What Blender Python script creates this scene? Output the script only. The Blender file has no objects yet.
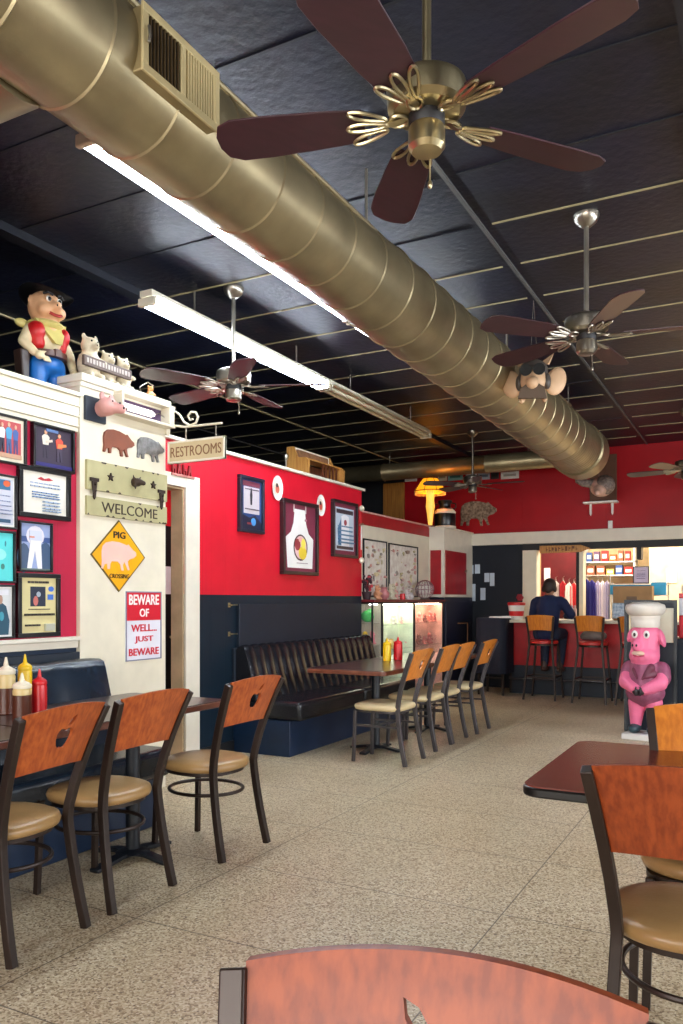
import bpy, math, random
from math import sin, cos, pi, radians as R
from mathutils import Vector, Matrix

random.seed(7)
SC = bpy.context.scene
COL = SC.collection

# ------------------------------------------------------------------ camera
YAW, FPX, HZ, CH = R(27.9), 800.0, 600.0, 1.32      # heading, focal length in px, horizon row, lens height
cam_d = bpy.data.cameras.new('camera')
cam_d.sensor_width = 36.0
cam_d.lens = FPX * 36.0 / 1024.0
cam_d.shift_y = (HZ - 512.0) / 1024.0
cam_d.clip_start = 0.02
cam = bpy.data.objects.new('camera', cam_d)
cam.location = (0, 0, CH)
cam.rotation_euler = (R(90), 0, YAW)
COL.objects.link(cam)
SC.camera = cam

# ------------------------------------------------------------------ view, world
SC.view_settings.view_transform = 'Standard'
SC.view_settings.look = 'None'
SC.view_settings.gamma = 1.0
SC.view_settings.use_curve_mapping = False
SC.view_settings.exposure = 0.86
w = bpy.data.worlds.new('world'); SC.world = w; w.use_nodes = True
w.node_tree.nodes['Background'].inputs[0].default_value = (0.75, 0.87, 1.0, 1)
w.node_tree.nodes['Background'].inputs[1].default_value = 1.2
SC.cycles.max_bounces = 8
SC.cycles.diffuse_bounces = 5
SC.cycles.sample_clamp_indirect = 6.0
SC.cycles.caustics_reflective = False
SC.cycles.caustics_refractive = False

# ------------------------------------------------------------------ lights: daylight through the shop windows, kitchen ceiling lamps, an added hall fill
def area(name, loc, rot, sx, sy, energy, color):
    d = bpy.data.lights.new(name, 'AREA'); d.shape = 'RECTANGLE'; d.size = sx; d.size_y = sy
    d.energy = energy; d.color = color
    o = bpy.data.objects.new(name, d); o.location = loc; o.rotation_euler = rot; COL.objects.link(o); return o
area('front_window_daylight', (-0.6, -3.45, 1.75), (R(90), 0, 0), 6.4, 2.0, 380, (1.0, 0.96, 0.90))
area('side_window_daylight', (3.95, 4.4, 1.75), (R(90), 0, R(90)), 7.6, 1.9, 370, (0.93, 0.96, 1.0))
area('kitchen_lamp', (-1.4, 13.05, 2.7), (0, 0, 0), 4.2, 1.6, 130, (1.0, 0.90, 0.74))
area('hall_fill', (-4.7, 5.6, 2.46), (0, 0, 0), 0.3, 0.6, 14, (1.0, 0.92, 0.85))  # added fill without a fixture, brightens the hall seen through the door

# ------------------------------------------------------------------ photograph-to-room conversions (a pixel's ray met with a real wall, floor or shelf plane)
CY, SY = cos(YAW), sin(YAW)
def rdir(u): return (CY*(u-341.5) - SY*FPX, SY*(u-341.5) + CY*FPX)
def onx(u, v, X):
    a, b = rdir(u); t = X/a; return Vector((X, b*t, CH + (HZ-v)*t))
def ony(u, v, Y):
    a, b = rdir(u); t = Y/b; return Vector((a*t, Y, CH + (HZ-v)*t))
def onz(u, v, Z):
    a, b = rdir(u); t = (Z-CH)/(HZ-v); return Vector((a*t, b*t, Z))
def lw(X, u0, u1, vt, vb):
    """rectangle on a plane x=X: centre, width, height (rows taken at its middle)"""
    p, q = onx(u0, vt, X), onx(u1, vt, X); m = (u0+u1)/2
    t, b = onx(m, vt, X).z, onx(m, vb, X).z
    return Vector((X, (p.y+q.y)/2, (t+b)/2)), abs(q.y-p.y), t-b
def bw(Y, u0, u1, vt, vb):
    p, q = ony(u0, vt, Y), ony(u1, vt, Y); m = (u0+u1)/2
    t, b = ony(m, vt, Y).z, ony(m, vb, Y).z
    return Vector(((p.x+q.x)/2, Y, (t+b)/2)), abs(q.x-p.x), t-b

# ------------------------------------------------------------------ materials
def lin(c):
    return tuple(((x/255)/12.92 if x/255 <= 0.04045 else ((x/255+0.055)/1.055)**2.4) for x in c) + (1.0,)
MATS = {}
def mat(name, rgb, rough=0.5, metal=0.0, var=0.08, scale=6.0, bump=0.0, bscale=40.0, coat=0.0, emit=0.0, stretch=None, rgb2=None, spec=0.5, emit_rgb=None):
    if name in MATS: return MATS[name]
    m = bpy.data.materials.new(name); m.use_nodes = True
    nt = m.node_tree; N = nt.nodes; L = nt.links; b = N['Principled BSDF']
    b.inputs['Roughness'].default_value = rough
    b.inputs['Metallic'].default_value = metal
    b.inputs['Coat Weight'].default_value = coat
    b.inputs['Coat Roughness'].default_value = 0.15
    b.inputs['Specular IOR Level'].default_value = spec
    c1 = lin(rgb); c2 = lin(rgb2) if rgb2 else tuple(max(0, x*(1-3*var)) for x in c1[:3]) + (1,)
    tc = N.new('ShaderNodeTexCoord'); mp = N.new('ShaderNodeMapping')
    if stretch: mp.inputs['Scale'].default_value = stretch
    L.new(tc.outputs['Object'], mp.inputs['Vector'])
    n = N.new('ShaderNodeTexNoise'); n.inputs['Scale'].default_value = scale; n.inputs['Detail'].default_value = 5
    L.new(mp.outputs[0], n.inputs['Vector'])
    r = N.new('ShaderNodeValToRGB'); r.color_ramp.elements[0].position = 0.35; r.color_ramp.elements[1].position = 0.65
    r.color_ramp.elements[0].color = c2; r.color_ramp.elements[1].color = c1
    L.new(n.outputs['Fac'], r.inputs['Fac']); L.new(r.outputs['Color'], b.inputs['Base Color'])
    if bump:
        n2 = N.new('ShaderNodeTexNoise'); n2.inputs['Scale'].default_value = bscale; n2.inputs['Detail'].default_value = 4
        L.new(mp.outputs[0], n2.inputs['Vector'])
        bp = N.new('ShaderNodeBump'); bp.inputs['Strength'].default_value = bump; bp.inputs['Distance'].default_value = 0.01
        L.new(n2.outputs['Fac'], bp.inputs['Height']); L.new(bp.outputs[0], b.inputs['Normal'])
    if emit:
        b.inputs['Emission Color'].default_value = lin(emit_rgb or rgb); b.inputs['Emission Strength'].default_value = emit
    MATS[name] = m; return m
def glass(name, rgb=(230, 240, 240), rough=0.02, alpha=0.25):
    if name in MATS: return MATS[name]
    m = bpy.data.materials.new(name); m.use_nodes = True; nt = m.node_tree; N = nt.nodes; L = nt.links
    b = N['Principled BSDF']; b.inputs['Base Color'].default_value = lin(rgb); b.inputs['Roughness'].default_value = rough
    b.inputs['Alpha'].default_value = alpha
    MATS[name] = m; return m

def floor_mat():
    m = bpy.data.materials.new('terrazzo'); m.use_nodes = True; nt = m.node_tree; N = nt.nodes; L = nt.links
    b = N['Principled BSDF']; tc = N.new('ShaderNodeTexCoord')
    v = N.new('ShaderNodeTexVoronoi'); v.inputs['Scale'].default_value = 135
    L.new(tc.outputs['Object'], v.inputs['Vector'])
    sep = N.new('ShaderNodeSeparateColor'); L.new(v.outputs['Color'], sep.inputs[0])
    r = N.new('ShaderNodeValToRGB'); cr = r.color_ramp; cr.interpolation = 'CONSTANT'
    cr.elements[0].position = 0; cr.elements[0].color = lin((150, 128, 98))
    cr.elements[1].position = 0.18; cr.elements[1].color = lin((186, 168, 138))
    for p, c in ((0.4, (204, 189, 160)), (0.65, (214, 201, 175)), (0.85, (228, 219, 198)), (0.96, (120, 100, 76))):
        e = cr.elements.new(p); e.color = lin(c)
    L.new(sep.outputs[0], r.inputs['Fac'])
    n = N.new('ShaderNodeTexNoise'); n.inputs['Scale'].default_value = 1.1; n.inputs['Detail'].default_value = 6
    L.new(tc.outputs['Object'], n.inputs['Vector'])
    r2 = N.new('ShaderNodeValToRGB'); r2.color_ramp.elements[0].position = 0.3; r2.color_ramp.elements[0].color = (0.80, 0.76, 0.68, 1)
    r2.color_ramp.elements[1].position = 0.7; r2.color_ramp.elements[1].color = (1, 1, 0.98, 1)
    L.new(n.outputs['Fac'], r2.inputs['Fac'])
    mx = N.new('ShaderNodeMix'); mx.data_type = 'RGBA'; mx.blend_type = 'MULTIPLY'; mx.inputs[0].default_value = 1
    L.new(r.outputs[0], mx.inputs[6]); L.new(r2.outputs[0], mx.inputs[7])
    # joints between the cast squares
    sx = N.new('ShaderNodeSeparateXYZ'); L.new(tc.outputs['Object'], sx.inputs[0])
    def joint(out, off, step, w):
        a = N.new('ShaderNodeMath'); a.operation = 'ADD'; a.inputs[1].default_value = off + 100*step; L.new(out, a.inputs[0])
        f = N.new('ShaderNodeMath'); f.operation = 'MODULO'; f.inputs[1].default_value = step; L.new(a.outputs[0], f.inputs[0])
        l = N.new('ShaderNodeMath'); l.operation = 'LESS_THAN'; l.inputs[1].default_value = w; L.new(f.outputs[0], l.inputs[0]); return l
    j1 = joint(sx.outputs['X'], 2.31, 1.33, 0.006); j2 = joint(sx.outputs['Y'], -2.53, 0.75, 0.006)
    mm = N.new('ShaderNodeMath'); mm.operation = 'MAXIMUM'; L.new(j1.outputs[0], mm.inputs[0]); L.new(j2.outputs[0], mm.inputs[1])
    ml = N.new('ShaderNodeMath'); ml.operation = 'MULTIPLY'; ml.inputs[1].default_value = 0.8; L.new(mm.outputs[0], ml.inputs[0])
    m2 = N.new('ShaderNodeMix'); m2.data_type = 'RGBA'; L.new(ml.outputs[0], m2.inputs[0]); L.new(mx.outputs[2], m2.inputs[6]); m2.inputs[7].default_value = lin((70, 58, 44))
    L.new(m2.outputs[2], b.inputs['Base Color'])
    b.inputs['Roughness'].default_value = 0.36; b.inputs['Specular IOR Level'].default_value = 0.55
    return m

def board_mat(name, rgb, low, split, step=0.2, axis='Y', rough=0.45):
    """painted beadboard: one colour above the split height, another below, grooves every step"""
    m = bpy.data.materials.new(name); m.use_nodes = True; nt = m.node_tree; N = nt.nodes; L = nt.links
    b = N['Principled BSDF']; g = N.new('ShaderNodeNewGeometry'); s = N.new('ShaderNodeSeparateXYZ'); L.new(g.outputs['Position'], s.inputs[0])
    a = N.new('ShaderNodeMath'); a.operation = 'ADD'; a.inputs[1].default_value = 50; L.new(s.outputs[axis], a.inputs[0])
    f = N.new('ShaderNodeMath'); f.operation = 'MODULO'; f.inputs[1].default_value = step; L.new(a.outputs[0], f.inputs[0])
    gr = N.new('ShaderNodeMath'); gr.operation = 'GREATER_THAN'; gr.inputs[1].default_value = 0.008; L.new(f.outputs[0], gr.inputs[0])
    gt = N.new('ShaderNodeMath'); gt.operation = 'GREATER_THAN'; gt.inputs[1].default_value = split; L.new(s.outputs['Z'], gt.inputs[0])
    mx = N.new('ShaderNodeMix'); mx.data_type = 'RGBA'; L.new(gt.outputs[0], mx.inputs[0]); mx.inputs[6].default_value = lin(low); mx.inputs[7].default_value = lin(rgb)
    n = N.new('ShaderNodeTexNoise'); n.inputs['Scale'].default_value = 2.5; n.inputs['Detail'].default_value = 6; L.new(g.outputs['Position'], n.inputs['Vector'])
    r = N.new('ShaderNodeValToRGB'); r.color_ramp.elements[0].position = 0.3; r.color_ramp.elements[0].color = (0.8, 0.8, 0.8, 1); r.color_ramp.elements[1].position = 0.7
    L.new(n.outputs['Fac'], r.inputs[0])
    m2 = N.new('ShaderNodeMix'); m2.data_type = 'RGBA'; m2.blend_type = 'MULTIPLY'; m2.inputs[0].default_value = 1
    L.new(mx.outputs[2], m2.inputs[6]); L.new(r.outputs[0], m2.inputs[7]); L.new(m2.outputs[2], b.inputs['Base Color'])
    bp = N.new('ShaderNodeBump'); bp.inputs['Strength'].default_value = 0.7; bp.inputs['Distance'].default_value = 0.006
    L.new(gr.outputs[0], bp.inputs['Height']); L.new(bp.outputs[0], b.inputs['Normal'])
    b.inputs['Roughness'].default_value = rough; b.inputs['Specular IOR Level'].default_value = 0.3
    return m

M_floor = floor_mat()
M_ceil = mat('ceiling_panel', (15, 19, 40), 0.42, var=0.2, scale=3, bump=0.4, bscale=22)
M_ceildark = mat('ceiling_beam', (17, 20, 30), 0.5)
M_batten = mat('cream_batten', (168, 156, 118), 0.5)
M_strip = mat('grey_strip', (92, 92, 90), 0.5)
M_redL = board_mat('beadboard_rose_red', (192, 30, 66), (28, 44, 66), 1.06, 0.22)
M_redR = board_mat('beadboard_red', (206, 18, 42), (12, 30, 44), 1.365, 0.2)
M_redB = board_mat('back_red', (170, 2, 18), (4, 16, 30), 2.2, 1.2, 'X')
M_cream = mat('cream_paint', (226, 217, 194), 0.5, var=0.03)
M_trim = mat('white_trim', (228, 220, 202), 0.4, var=0.03)
M_navy = mat('navy_paint', (10, 26, 42), 0.5, var=0.08)
M_navy2 = mat('blue_booth_base', (14, 40, 70), 0.4, var=0.08)
M_black = mat('black_paint', (10, 10, 14), 0.55)
M_tan = mat('tan_jamb', (205, 180, 140), 0.5)
M_duct = mat('galvanised_duct', (164, 150, 116), 0.36, metal=0.7, var=0.1, scale=4, bump=0.12, bscale=10)
M_ductend = mat('duct_seam', (112, 101, 78), 0.4, metal=0.7)
M_steel = mat('brushed_steel', (168, 160, 146), 0.28, metal=0.95)
M_brass = mat('brushed_brass', (192, 178, 140), 0.28, metal=0.95)
M_cherry = mat('cherry_blade', (58, 26, 36), 0.4, coat=0.1, stretch=(1, 6, 6))
M_metal = mat('bronze_chair_metal', (50, 38, 32), 0.38, metal=0.35)
M_metalg = mat('grey_chair_metal', (84, 80, 82), 0.36, metal=0.5)
def wood(name, a, b, rough=0.32, st=(16, 16, 0.8), coat=0.25, scale=4):
    return mat(name, a, rough, rgb2=b, stretch=st, coat=coat, scale=scale)
M_back = wood('cherry_ply', (176, 88, 36), (142, 60, 22), 0.45, coat=0.0)
M_backd = wood('dark_cherry_ply', (150, 68, 28), (120, 48, 18), 0.45, coat=0.0)
M_backo = wood('orange_ply', (212, 130, 44), (188, 106, 32))
M_vinyl = mat('tan_vinyl', (168, 132, 84), 0.3, var=0.06, bump=0.08, bscale=90)
M_vinylc = mat('cream_vinyl', (214, 194, 150), 0.35, var=0.04)
M_booth = mat('black_vinyl', (26, 27, 32), 0.24, var=0.08, bump=0.06, bscale=70)
M_booth2 = mat('blue_black_vinyl', (28, 40, 54), 0.26, var=0.08, bump=0.06, bscale=70)
M_topd = wood('dark_tabletop', (70, 48, 42), (50, 34, 32), 0.28, (3, 1, 3), 0.2)
M_edge = wood('wood_table_edge', (120, 66, 44), (92, 46, 30), 0.35, (3, 1, 3))
M_mahog = wood('mahogany_tabletop', (112, 50, 40), (92, 38, 32), 0.26, (1, 4, 1), 0.2)
M_rubber = mat('black_bumper', (14, 13, 13), 0.3)
M_iron = mat('black_iron', (16, 22, 30), 0.45)
M_white = mat('white', (238, 236, 230), 0.5, var=0.02)
M_blackgloss = mat('black_gloss', (14, 14, 16), 0.3)
def col(rgb, rough=0.55, **k):
    return mat('paint_%02x%02x%02x' % tuple(rgb), rgb, rough, var=k.pop('var', 0.03), **k)

# ------------------------------------------------------------------ mesh building
class MB:
    def __init__(s): s.v = []; s.f = []; s.mi = []; s.m = 0
    def add(s, vs, fs):
        o = len(s.v); s.v += [tuple(p) for p in vs]; s.f += [tuple(i+o for i in f) for f in fs]; s.mi += [s.m]*len(fs); return s
    def box(s, x0, x1, y0, y1, z0, z1):
        x0, x1 = min(x0, x1), max(x0, x1); y0, y1 = min(y0, y1), max(y0, y1); z0, z1 = min(z0, z1), max(z0, z1)
        return s.add([(x0,y0,z0),(x1,y0,z0),(x1,y1,z0),(x0,y1,z0),(x0,y0,z1),(x1,y0,z1),(x1,y1,z1),(x0,y1,z1)],
                     [(0,3,2,1),(4,5,6,7),(0,1,5,4),(1,2,6,5),(2,3,7,6),(3,0,4,7)])
    def cbox(s, c, d): return s.box(c[0]-d[0]/2, c[0]+d[0]/2, c[1]-d[1]/2, c[1]+d[1]/2, c[2]-d[2]/2, c[2]+d[2]/2)
    def cyl(s, p0, p1, r0, r1=None, n=16):
        return s.tube([p0, p1], [r0, r0 if r1 is None else r1], n)
    def tube(s, pts, rad, n=10, closed=False):
        pts = [Vector(p) for p in pts]; k = len(pts)
        if not isinstance(rad, (list, tuple)): rad = [rad]*k
        vs = []; pn = None
        for i, p in enumerate(pts):
            if closed: d = pts[(i+1) % k] - pts[i-1]
            else: d = pts[min(i+1, k-1)] - pts[max(i-1, 0)]
            d.normalize()
            if pn is None:
                a = Vector((0, 0, 1)) if abs(d.z) < 0.9 else Vector((1, 0, 0)); pn = d.cross(a).normalized()
            else:
                pn = (pn - d*pn.dot(d)).normalized()
            bn = d.cross(pn)
            for j in range(n):
                a = 2*pi*j/n; vs.append(p + (pn*cos(a) + bn*sin(a))*rad[i])
        fs = []
        for i in range(k if closed else k-1):
            a, b = i*n, ((i+1) % k)*n
            for j in range(n): fs.append((a+j, a+(j+1) % n, b+(j+1) % n, b+j))
        if not closed: fs += [tuple(range(n-1, -1, -1)), tuple((k-1)*n+j for j in range(n))]
        return s.add(vs, fs)
    def bar(s, pts, wx, wd, side=(1, 0, 0)):
        """rectangular section swept along pts; wx along side, wd along the other normal"""
        pts = [Vector(p) for p in pts]; k = len(pts); sd = Vector(side).normalized(); vs = []
        for i, p in enumerate(pts):
            d = (pts[min(i+1, k-1)] - pts[max(i-1, 0)]).normalized(); n2 = d.cross(sd).normalized(); s1 = n2.cross(d).normalized()
            for a, b in ((-1, -1), (1, -1), (1, 1), (-1, 1)): vs.append(p + s1*a*wx/2 + n2*b*wd/2)
        fs = []
        for i in range(k-1):
            for j in range(4): fs.append((i*4+j, i*4+(j+1) % 4, i*4+4+(j+1) % 4, i*4+4+j))
        fs += [(3, 2, 1, 0), (k*4-4, k*4-3, k*4-2, k*4-1)]
        return s.add(vs, fs)
    def lathe(s, prof, c=(0, 0, 0), n=24, axis='Z'):
        vs = []; fs = []; k = len(prof)
        for r, z in prof:
            r = max(r, 1e-4)
            for j in range(n):
                a = 2*pi*j/n; p = (r*cos(a), r*sin(a), z)
                if axis == 'Y': p = (p[0], -p[2], p[1])
                if axis == 'X': p = (p[2], p[0], p[1])
                vs.append((c[0]+p[0], c[1]+p[1], c[2]+p[2]))
        for i in range(k-1):
            for j in range(n): fs.append((i*n+j, i*n+(j+1) % n, (i+1)*n+(j+1) % n, (i+1)*n+j))
        fs += [tuple(range(n-1, -1, -1)), tuple((k-1)*n+j for j in range(n))]
        return s.add(vs, fs)
    def ell(s, c, r, n=16, m=10, rot=None):
        if not isinstance(r, (list, tuple)): r = (r, r, r)
        vs = [Vector((0, 0, -r[2]))]; fs = []
        for i in range(1, m):
            a = -pi/2 + pi*i/m
            for j in range(n): b = 2*pi*j/n; vs.append(Vector((r[0]*cos(a)*cos(b), r[1]*cos(a)*sin(b), r[2]*sin(a))))
        vs.append(Vector((0, 0, r[2])))
        for j in range(n): fs.append((0, 1+(j+1) % n, 1+j))
        for i in range(m-2):
            for j in range(n): a = 1+i*n; fs.append((a+j, a+(j+1) % n, a+n+(j+1) % n, a+n+j))
        e = len(vs)-1; a = 1+(m-2)*n
        for j in range(n): fs.append((a+j, a+(j+1) % n, e))
        if rot:
            from mathutils import Euler
            q = Euler(rot).to_matrix(); vs = [q @ p for p in vs]
        return s.add([p + Vector(c) for p in vs], fs)
    def prism(s, pts, y0, y1):
        """outline in the XZ plane given thickness along Y (y0 = front)"""
        n = len(pts); ar = sum(pts[i][0]*pts[(i+1) % n][1]-pts[(i+1) % n][0]*pts[i][1] for i in range(n))
        if ar < 0: pts = pts[::-1]
        vs = [(p[0], y0, p[1]) for p in pts] + [(p[0], y1, p[1]) for p in pts]
        fs = [tuple(range(n)), tuple(range(2*n-1, n-1, -1))]
        for i in range(n): j = (i+1) % n; fs.append((j, i, n+i, n+j))
        return s.add(vs, fs)
    def prismz(s, pts, z0, z1):
        n = len(pts); ar = sum(pts[i][0]*pts[(i+1) % n][1]-pts[(i+1) % n][0]*pts[i][1] for i in range(n))
        if ar < 0: pts = pts[::-1]
        vs = [(p[0], p[1], z0) for p in pts] + [(p[0], p[1], z1) for p in pts]
        fs = [tuple(range(n-1, -1, -1)), tuple(range(n, 2*n))]
        for i in range(n): j = (i+1) % n; fs.append((i, j, n+j, n+i))
        return s.add(vs, fs)
    def build(s, name, m, parent=None, bevel=0, seg=2, smooth=False, loc=None, angle=40, sub=0):
        me = bpy.data.meshes.new(name); me.from_pydata(s.v, [], s.f)
        for q in (m if isinstance(m, (list, tuple)) else [m]): me.materials.append(q)
        me.polygons.foreach_set('material_index', s.mi)
        me.validate(); me.update()
        if smooth or bevel or sub:
            me.polygons.foreach_set('use_smooth', [True]*len(me.polygons))
            me.set_sharp_from_angle(angle=R(angle))
        o = bpy.data.objects.new(name, me); COL.objects.link(o)
        if parent: o.parent = parent
        if loc: o.location = loc
        if bevel:
            b = o.modifiers.new('bevel', 'BEVEL'); b.width = bevel; b.segments = seg; b.limit_method = 'ANGLE'; b.angle_limit = R(35)
        if sub:
            b = o.modifiers.new('sub', 'SUBSURF'); b.levels = b.render_levels = sub
        return o

def bake(o):
    dg = bpy.context.evaluated_depsgraph_get(); me = bpy.data.meshes.new_from_object(o.evaluated_get(dg)); o.modifiers.clear(); o.data = me; return o
def blob(name, prims, m, parent=None, vox=0.012, smooth_it=6, loc=None):
    b = MB()
    for p in prims:
        if p[0] == 'e': b.ell(p[1], p[2], rot=p[3] if len(p) > 3 else None)
        elif p[0] == 'c':
            b.tube([p[1], p[2]], [p[3], p[4]], 12); b.ell(p[1], p[3], 12, 8); b.ell(p[2], p[4], 12, 8)
    o = b.build(name, m, parent)
    if loc: o.location = loc
    r = o.modifiers.new('r', 'REMESH'); r.mode = 'VOXEL'; r.voxel_size = vox; r.use_smooth_shade = True
    s2 = o.modifiers.new('s', 'SMOOTH'); s2.factor = 0.6; s2.iterations = smooth_it
    bpy.context.view_layer.update()
    bake(o)
    o.data.polygons.foreach_set('use_smooth', [True]*len(o.data.polygons))
    return o
def thing(name, label, cat, loc=(0, 0, 0), rz=0.0, group=None):
    o = bpy.data.objects.new(name, None); o.empty_display_size = 0.1; COL.objects.link(o); o.location = loc; o.rotation_euler = (0, 0, rz)
    o['label'] = label; o['category'] = cat
    if group: o['group'] = group
    return o
def tag(o, label, cat, group=None, kind=None):
    o['label'] = label; o['category'] = cat
    if group: o['group'] = group
    if kind: o['kind'] = kind
    return o
def struct(name, mb, m, parent=None, **k):
    o = mb.build(name, m, parent, **k)
    if not parent: o['kind'] = 'structure'
    return o
def copy_tree(o, parent=None):
    c = o.copy(); COL.objects.link(c)
    if parent: c.parent = parent
    for ch in list(o.children): copy_tree(ch, c)
    return c
def dup(o, loc, rz, label, group=None):
    c = copy_tree(o); c.location = loc; c.rotation_euler = (0, 0, rz); c['label'] = label
    if group: c['group'] = group
    return c
def text(body, width, height, m, parent, loc, name='lettering', depth=0.003, bold=0.0):
    """flat raised letters in the parent's XZ plane, front towards -Y, centred on loc"""
    cu = bpy.data.curves.new('t', 'FONT'); cu.body = body; cu.align_x = 'CENTER'; cu.align_y = 'CENTER'; cu.extrude = depth/2; cu.offset = bold
    cu.space_line = 0.95; cu.resolution_u = 3
    o = bpy.data.objects.new(name, cu); COL.objects.link(o); bpy.context.view_layer.update()
    me = bpy.data.meshes.new_from_object(o.evaluated_get(bpy.context.evaluated_depsgraph_get()))
    COL.objects.unlink(o); bpy.data.objects.remove(o)
    xs = [v.co.x for v in me.vertices]; ys = [v.co.y for v in me.vertices]
    sx = width/(max(xs)-min(xs)); sy = height/(max(ys)-min(ys)); cx = (max(xs)+min(xs))/2; cy = (max(ys)+min(ys))/2
    for v in me.vertices: v.co = ((v.co.x-cx)*sx, -v.co.z, (v.co.y-cy)*sy)
    me.materials.clear(); me.materials.append(m)
    q = bpy.data.objects.new(name, me); COL.objects.link(q); q.parent = parent; q.location = loc; return q
# ================================================================== THE SETTING
XL, XP, XR, XD = -3.78, -3.75, -4.10, -4.20        # near left wall, pillar face, restroom wall, display wall
H, YB = 3.49, 11.8                                  # ceiling height, back wall
XE, YF, XW = 3.7, -3.2, -7.4                        # right wall, front wall, far outer left wall
struct('floor', MB().box(XW, XE+0.2, YF-0.2, 15.2, -0.1, 0), M_floor)
struct('ceiling', MB().box(XW, XE+0.2, YF-0.2, YB+0.15, H, H+0.1), M_ceil)
def wall_with_holes(name, axis, c, th, a0, a1, z1, holes, m):
    b = MB(); cur = a0
    def q(p0, p1, za, zb):
        if p1-p0 < 1e-4 or zb-za < 1e-4: return
        if axis == 'x': b.box(c, c+th, p0, p1, za, zb)
        else: b.box(p0, p1, c, c+th, za, zb)
    for h0, h1, za, zb in sorted(holes):
        q(cur, h0, 0, z1); q(h0, h1, 0, za); q(h0, h1, zb, z1); cur = h1
    q(cur, a1, 0, z1)
    return struct(name, b, m)
wins_f = [(-3.5, -1.6, 0.8, 2.7), (-1.3, 0.6, 0.8, 2.7), (0.9, 2.8, 0.8, 2.7)]
wins_r = [(-0.6, 1.4, 0.85, 2.65), (1.8, 3.8, 0.85, 2.65), (4.2, 6.2, 0.85, 2.65), (6.6, 8.0, 0.85, 2.65)]
wall_with_holes('wall_front', 'y', YF-0.15, 0.15, XL-0.5, XE, H, wins_f, M_redB)
wall_with_holes('wall_right', 'x', XE, 0.15, YF-0.15, YB+0.15, H, wins_r, M_redB)
n = 0
for axis, c, ws in (('y', YF-0.1, wins_f), ('x', XE+0.05, wins_r)):
    for a0, a1, z0, z1 in ws:
        n += 1; b = MB(); t = 0.05
        for p0, p1, za, zb in ((a0, a1, z0, z0+t), (a0, a1, z1-t, z1), (a0, a0+t, z0+t, z1-t), (a1-t, a1, z0+t, z1-t), ((a0+a1)/2-t/2, (a0+a1)/2+t/2, z0+t, z1-t)):
            if axis == 'y': b.box(p0, p1, c, c+0.06, za, zb)
            else: b.box(c, c+0.06, p0, p1, za, zb)
        f = struct('window_%d' % n, b, M_trim)
        b = MB()
        if axis == 'y': b.box(a0+t, a1-t, c+0.02, c+0.026, z0+t, z1-t)
        else: b.box(c+0.02, c+0.026, a0+t, a1-t, z0+t, z1-t)
        b.build('glass', glass('window_glass', alpha=0.12), f)
struct('wall_outer', MB().box(XW-0.1, XW, YF-0.2, YB, 0, H), M_black)
# back wall: service opening into the kitchen shop on its right, door opening on the left of it
pl, pr = ony(537, 600, YB).x, ony(577, 600, YB).x
sl, sr = ony(583, 600, YB).x, 0.9
zt = ony(600, 548.5, YB).z
wall_with_holes('wall_back', 'y', YB, 0.12, -5.1, XE, H, [(pl, pr, 0, zt), (sl, sr, 1.0, zt)], M_redB)
struct('wall_back_left', MB().box(XW, -5.1, YB, YB+0.12, 0, H), M_black)
g = bw(YB, 384, 403, 420, 528)
struct('trim_1', MB().box(-5.46, -5.10, YB-0.05, YB, 2.0, 3.2), wood('gold_pine', (188, 128, 48), (150, 92, 30), 0.5), bevel=0.005)
struct('trim_2', MB().box(-3.97, XE, YB-0.05, YB, 2.15, 2.33), M_trim, bevel=0.008)
# kitchen shop behind
M_kit = mat('kitchen_cream', (226, 200, 150), .55)
struct('wall_kitchen_back', MB().box(-4.3, 1.7, 14.6, 14.7, 0, 2.8), M_kit)
struct('wall_kitchen_left', MB().box(-4.4, -4.3, YB+0.12, 14.7, 0, 2.8), M_cream)
struct('wall_kitchen_right', MB().box(1.7, 1.8, YB+0.12, 14.7, 0, 2.8), M_cream)
struct('ceiling_kitchen', MB().box(-4.4, 1.8, YB+0.12, 14.7, 2.8, 2.88), M_cream)
# near left wall and pillar
struct('wall_left', MB().box(XL-0.5, XL, YF, 3.62, 0, 2.60), M_redL)
pz = onx(100, 379.5, XP).z
struct('trim_3', MB().box(XP-0.17, XP, 3.621, 4.42, 0, pz-0.05), M_cream)
struct('trim_4', MB().box(XP-0.19, XP+0.03, 3.61, 4.45, pz-0.05, pz).box(XP-0.18, XP+0.015, 3.615, 4.435, pz-0.08, pz-0.05), M_trim, bevel=0.006)
# ribbed cornice along the top of the near left wall, and the chair rail
b = MB(); z = 2.60
for dz, pr_ in ((0.025, 0.05), (0.05, 0.03), (0.012, 0.036), (0.05, 0.026), (0.012, 0.030), (0.05, 0.020), (0.012, 0.026), (0.03, 0.016)):
    b.box(XL, XL+pr_, YF, 3.619, z-dz, z); z -= dz
struct('trim_5', b, M_cream, bevel=0.003)
zr = onx(40, 640.5, XL).z
struct('trim_6', MB().box(XL, XL+0.05, YF, 3.61, zr-0.01, zr+0.015).box(XL, XL+0.028, YF, 3.61, zr-0.055, zr-0.01), M_trim, bevel=0.004)
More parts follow.
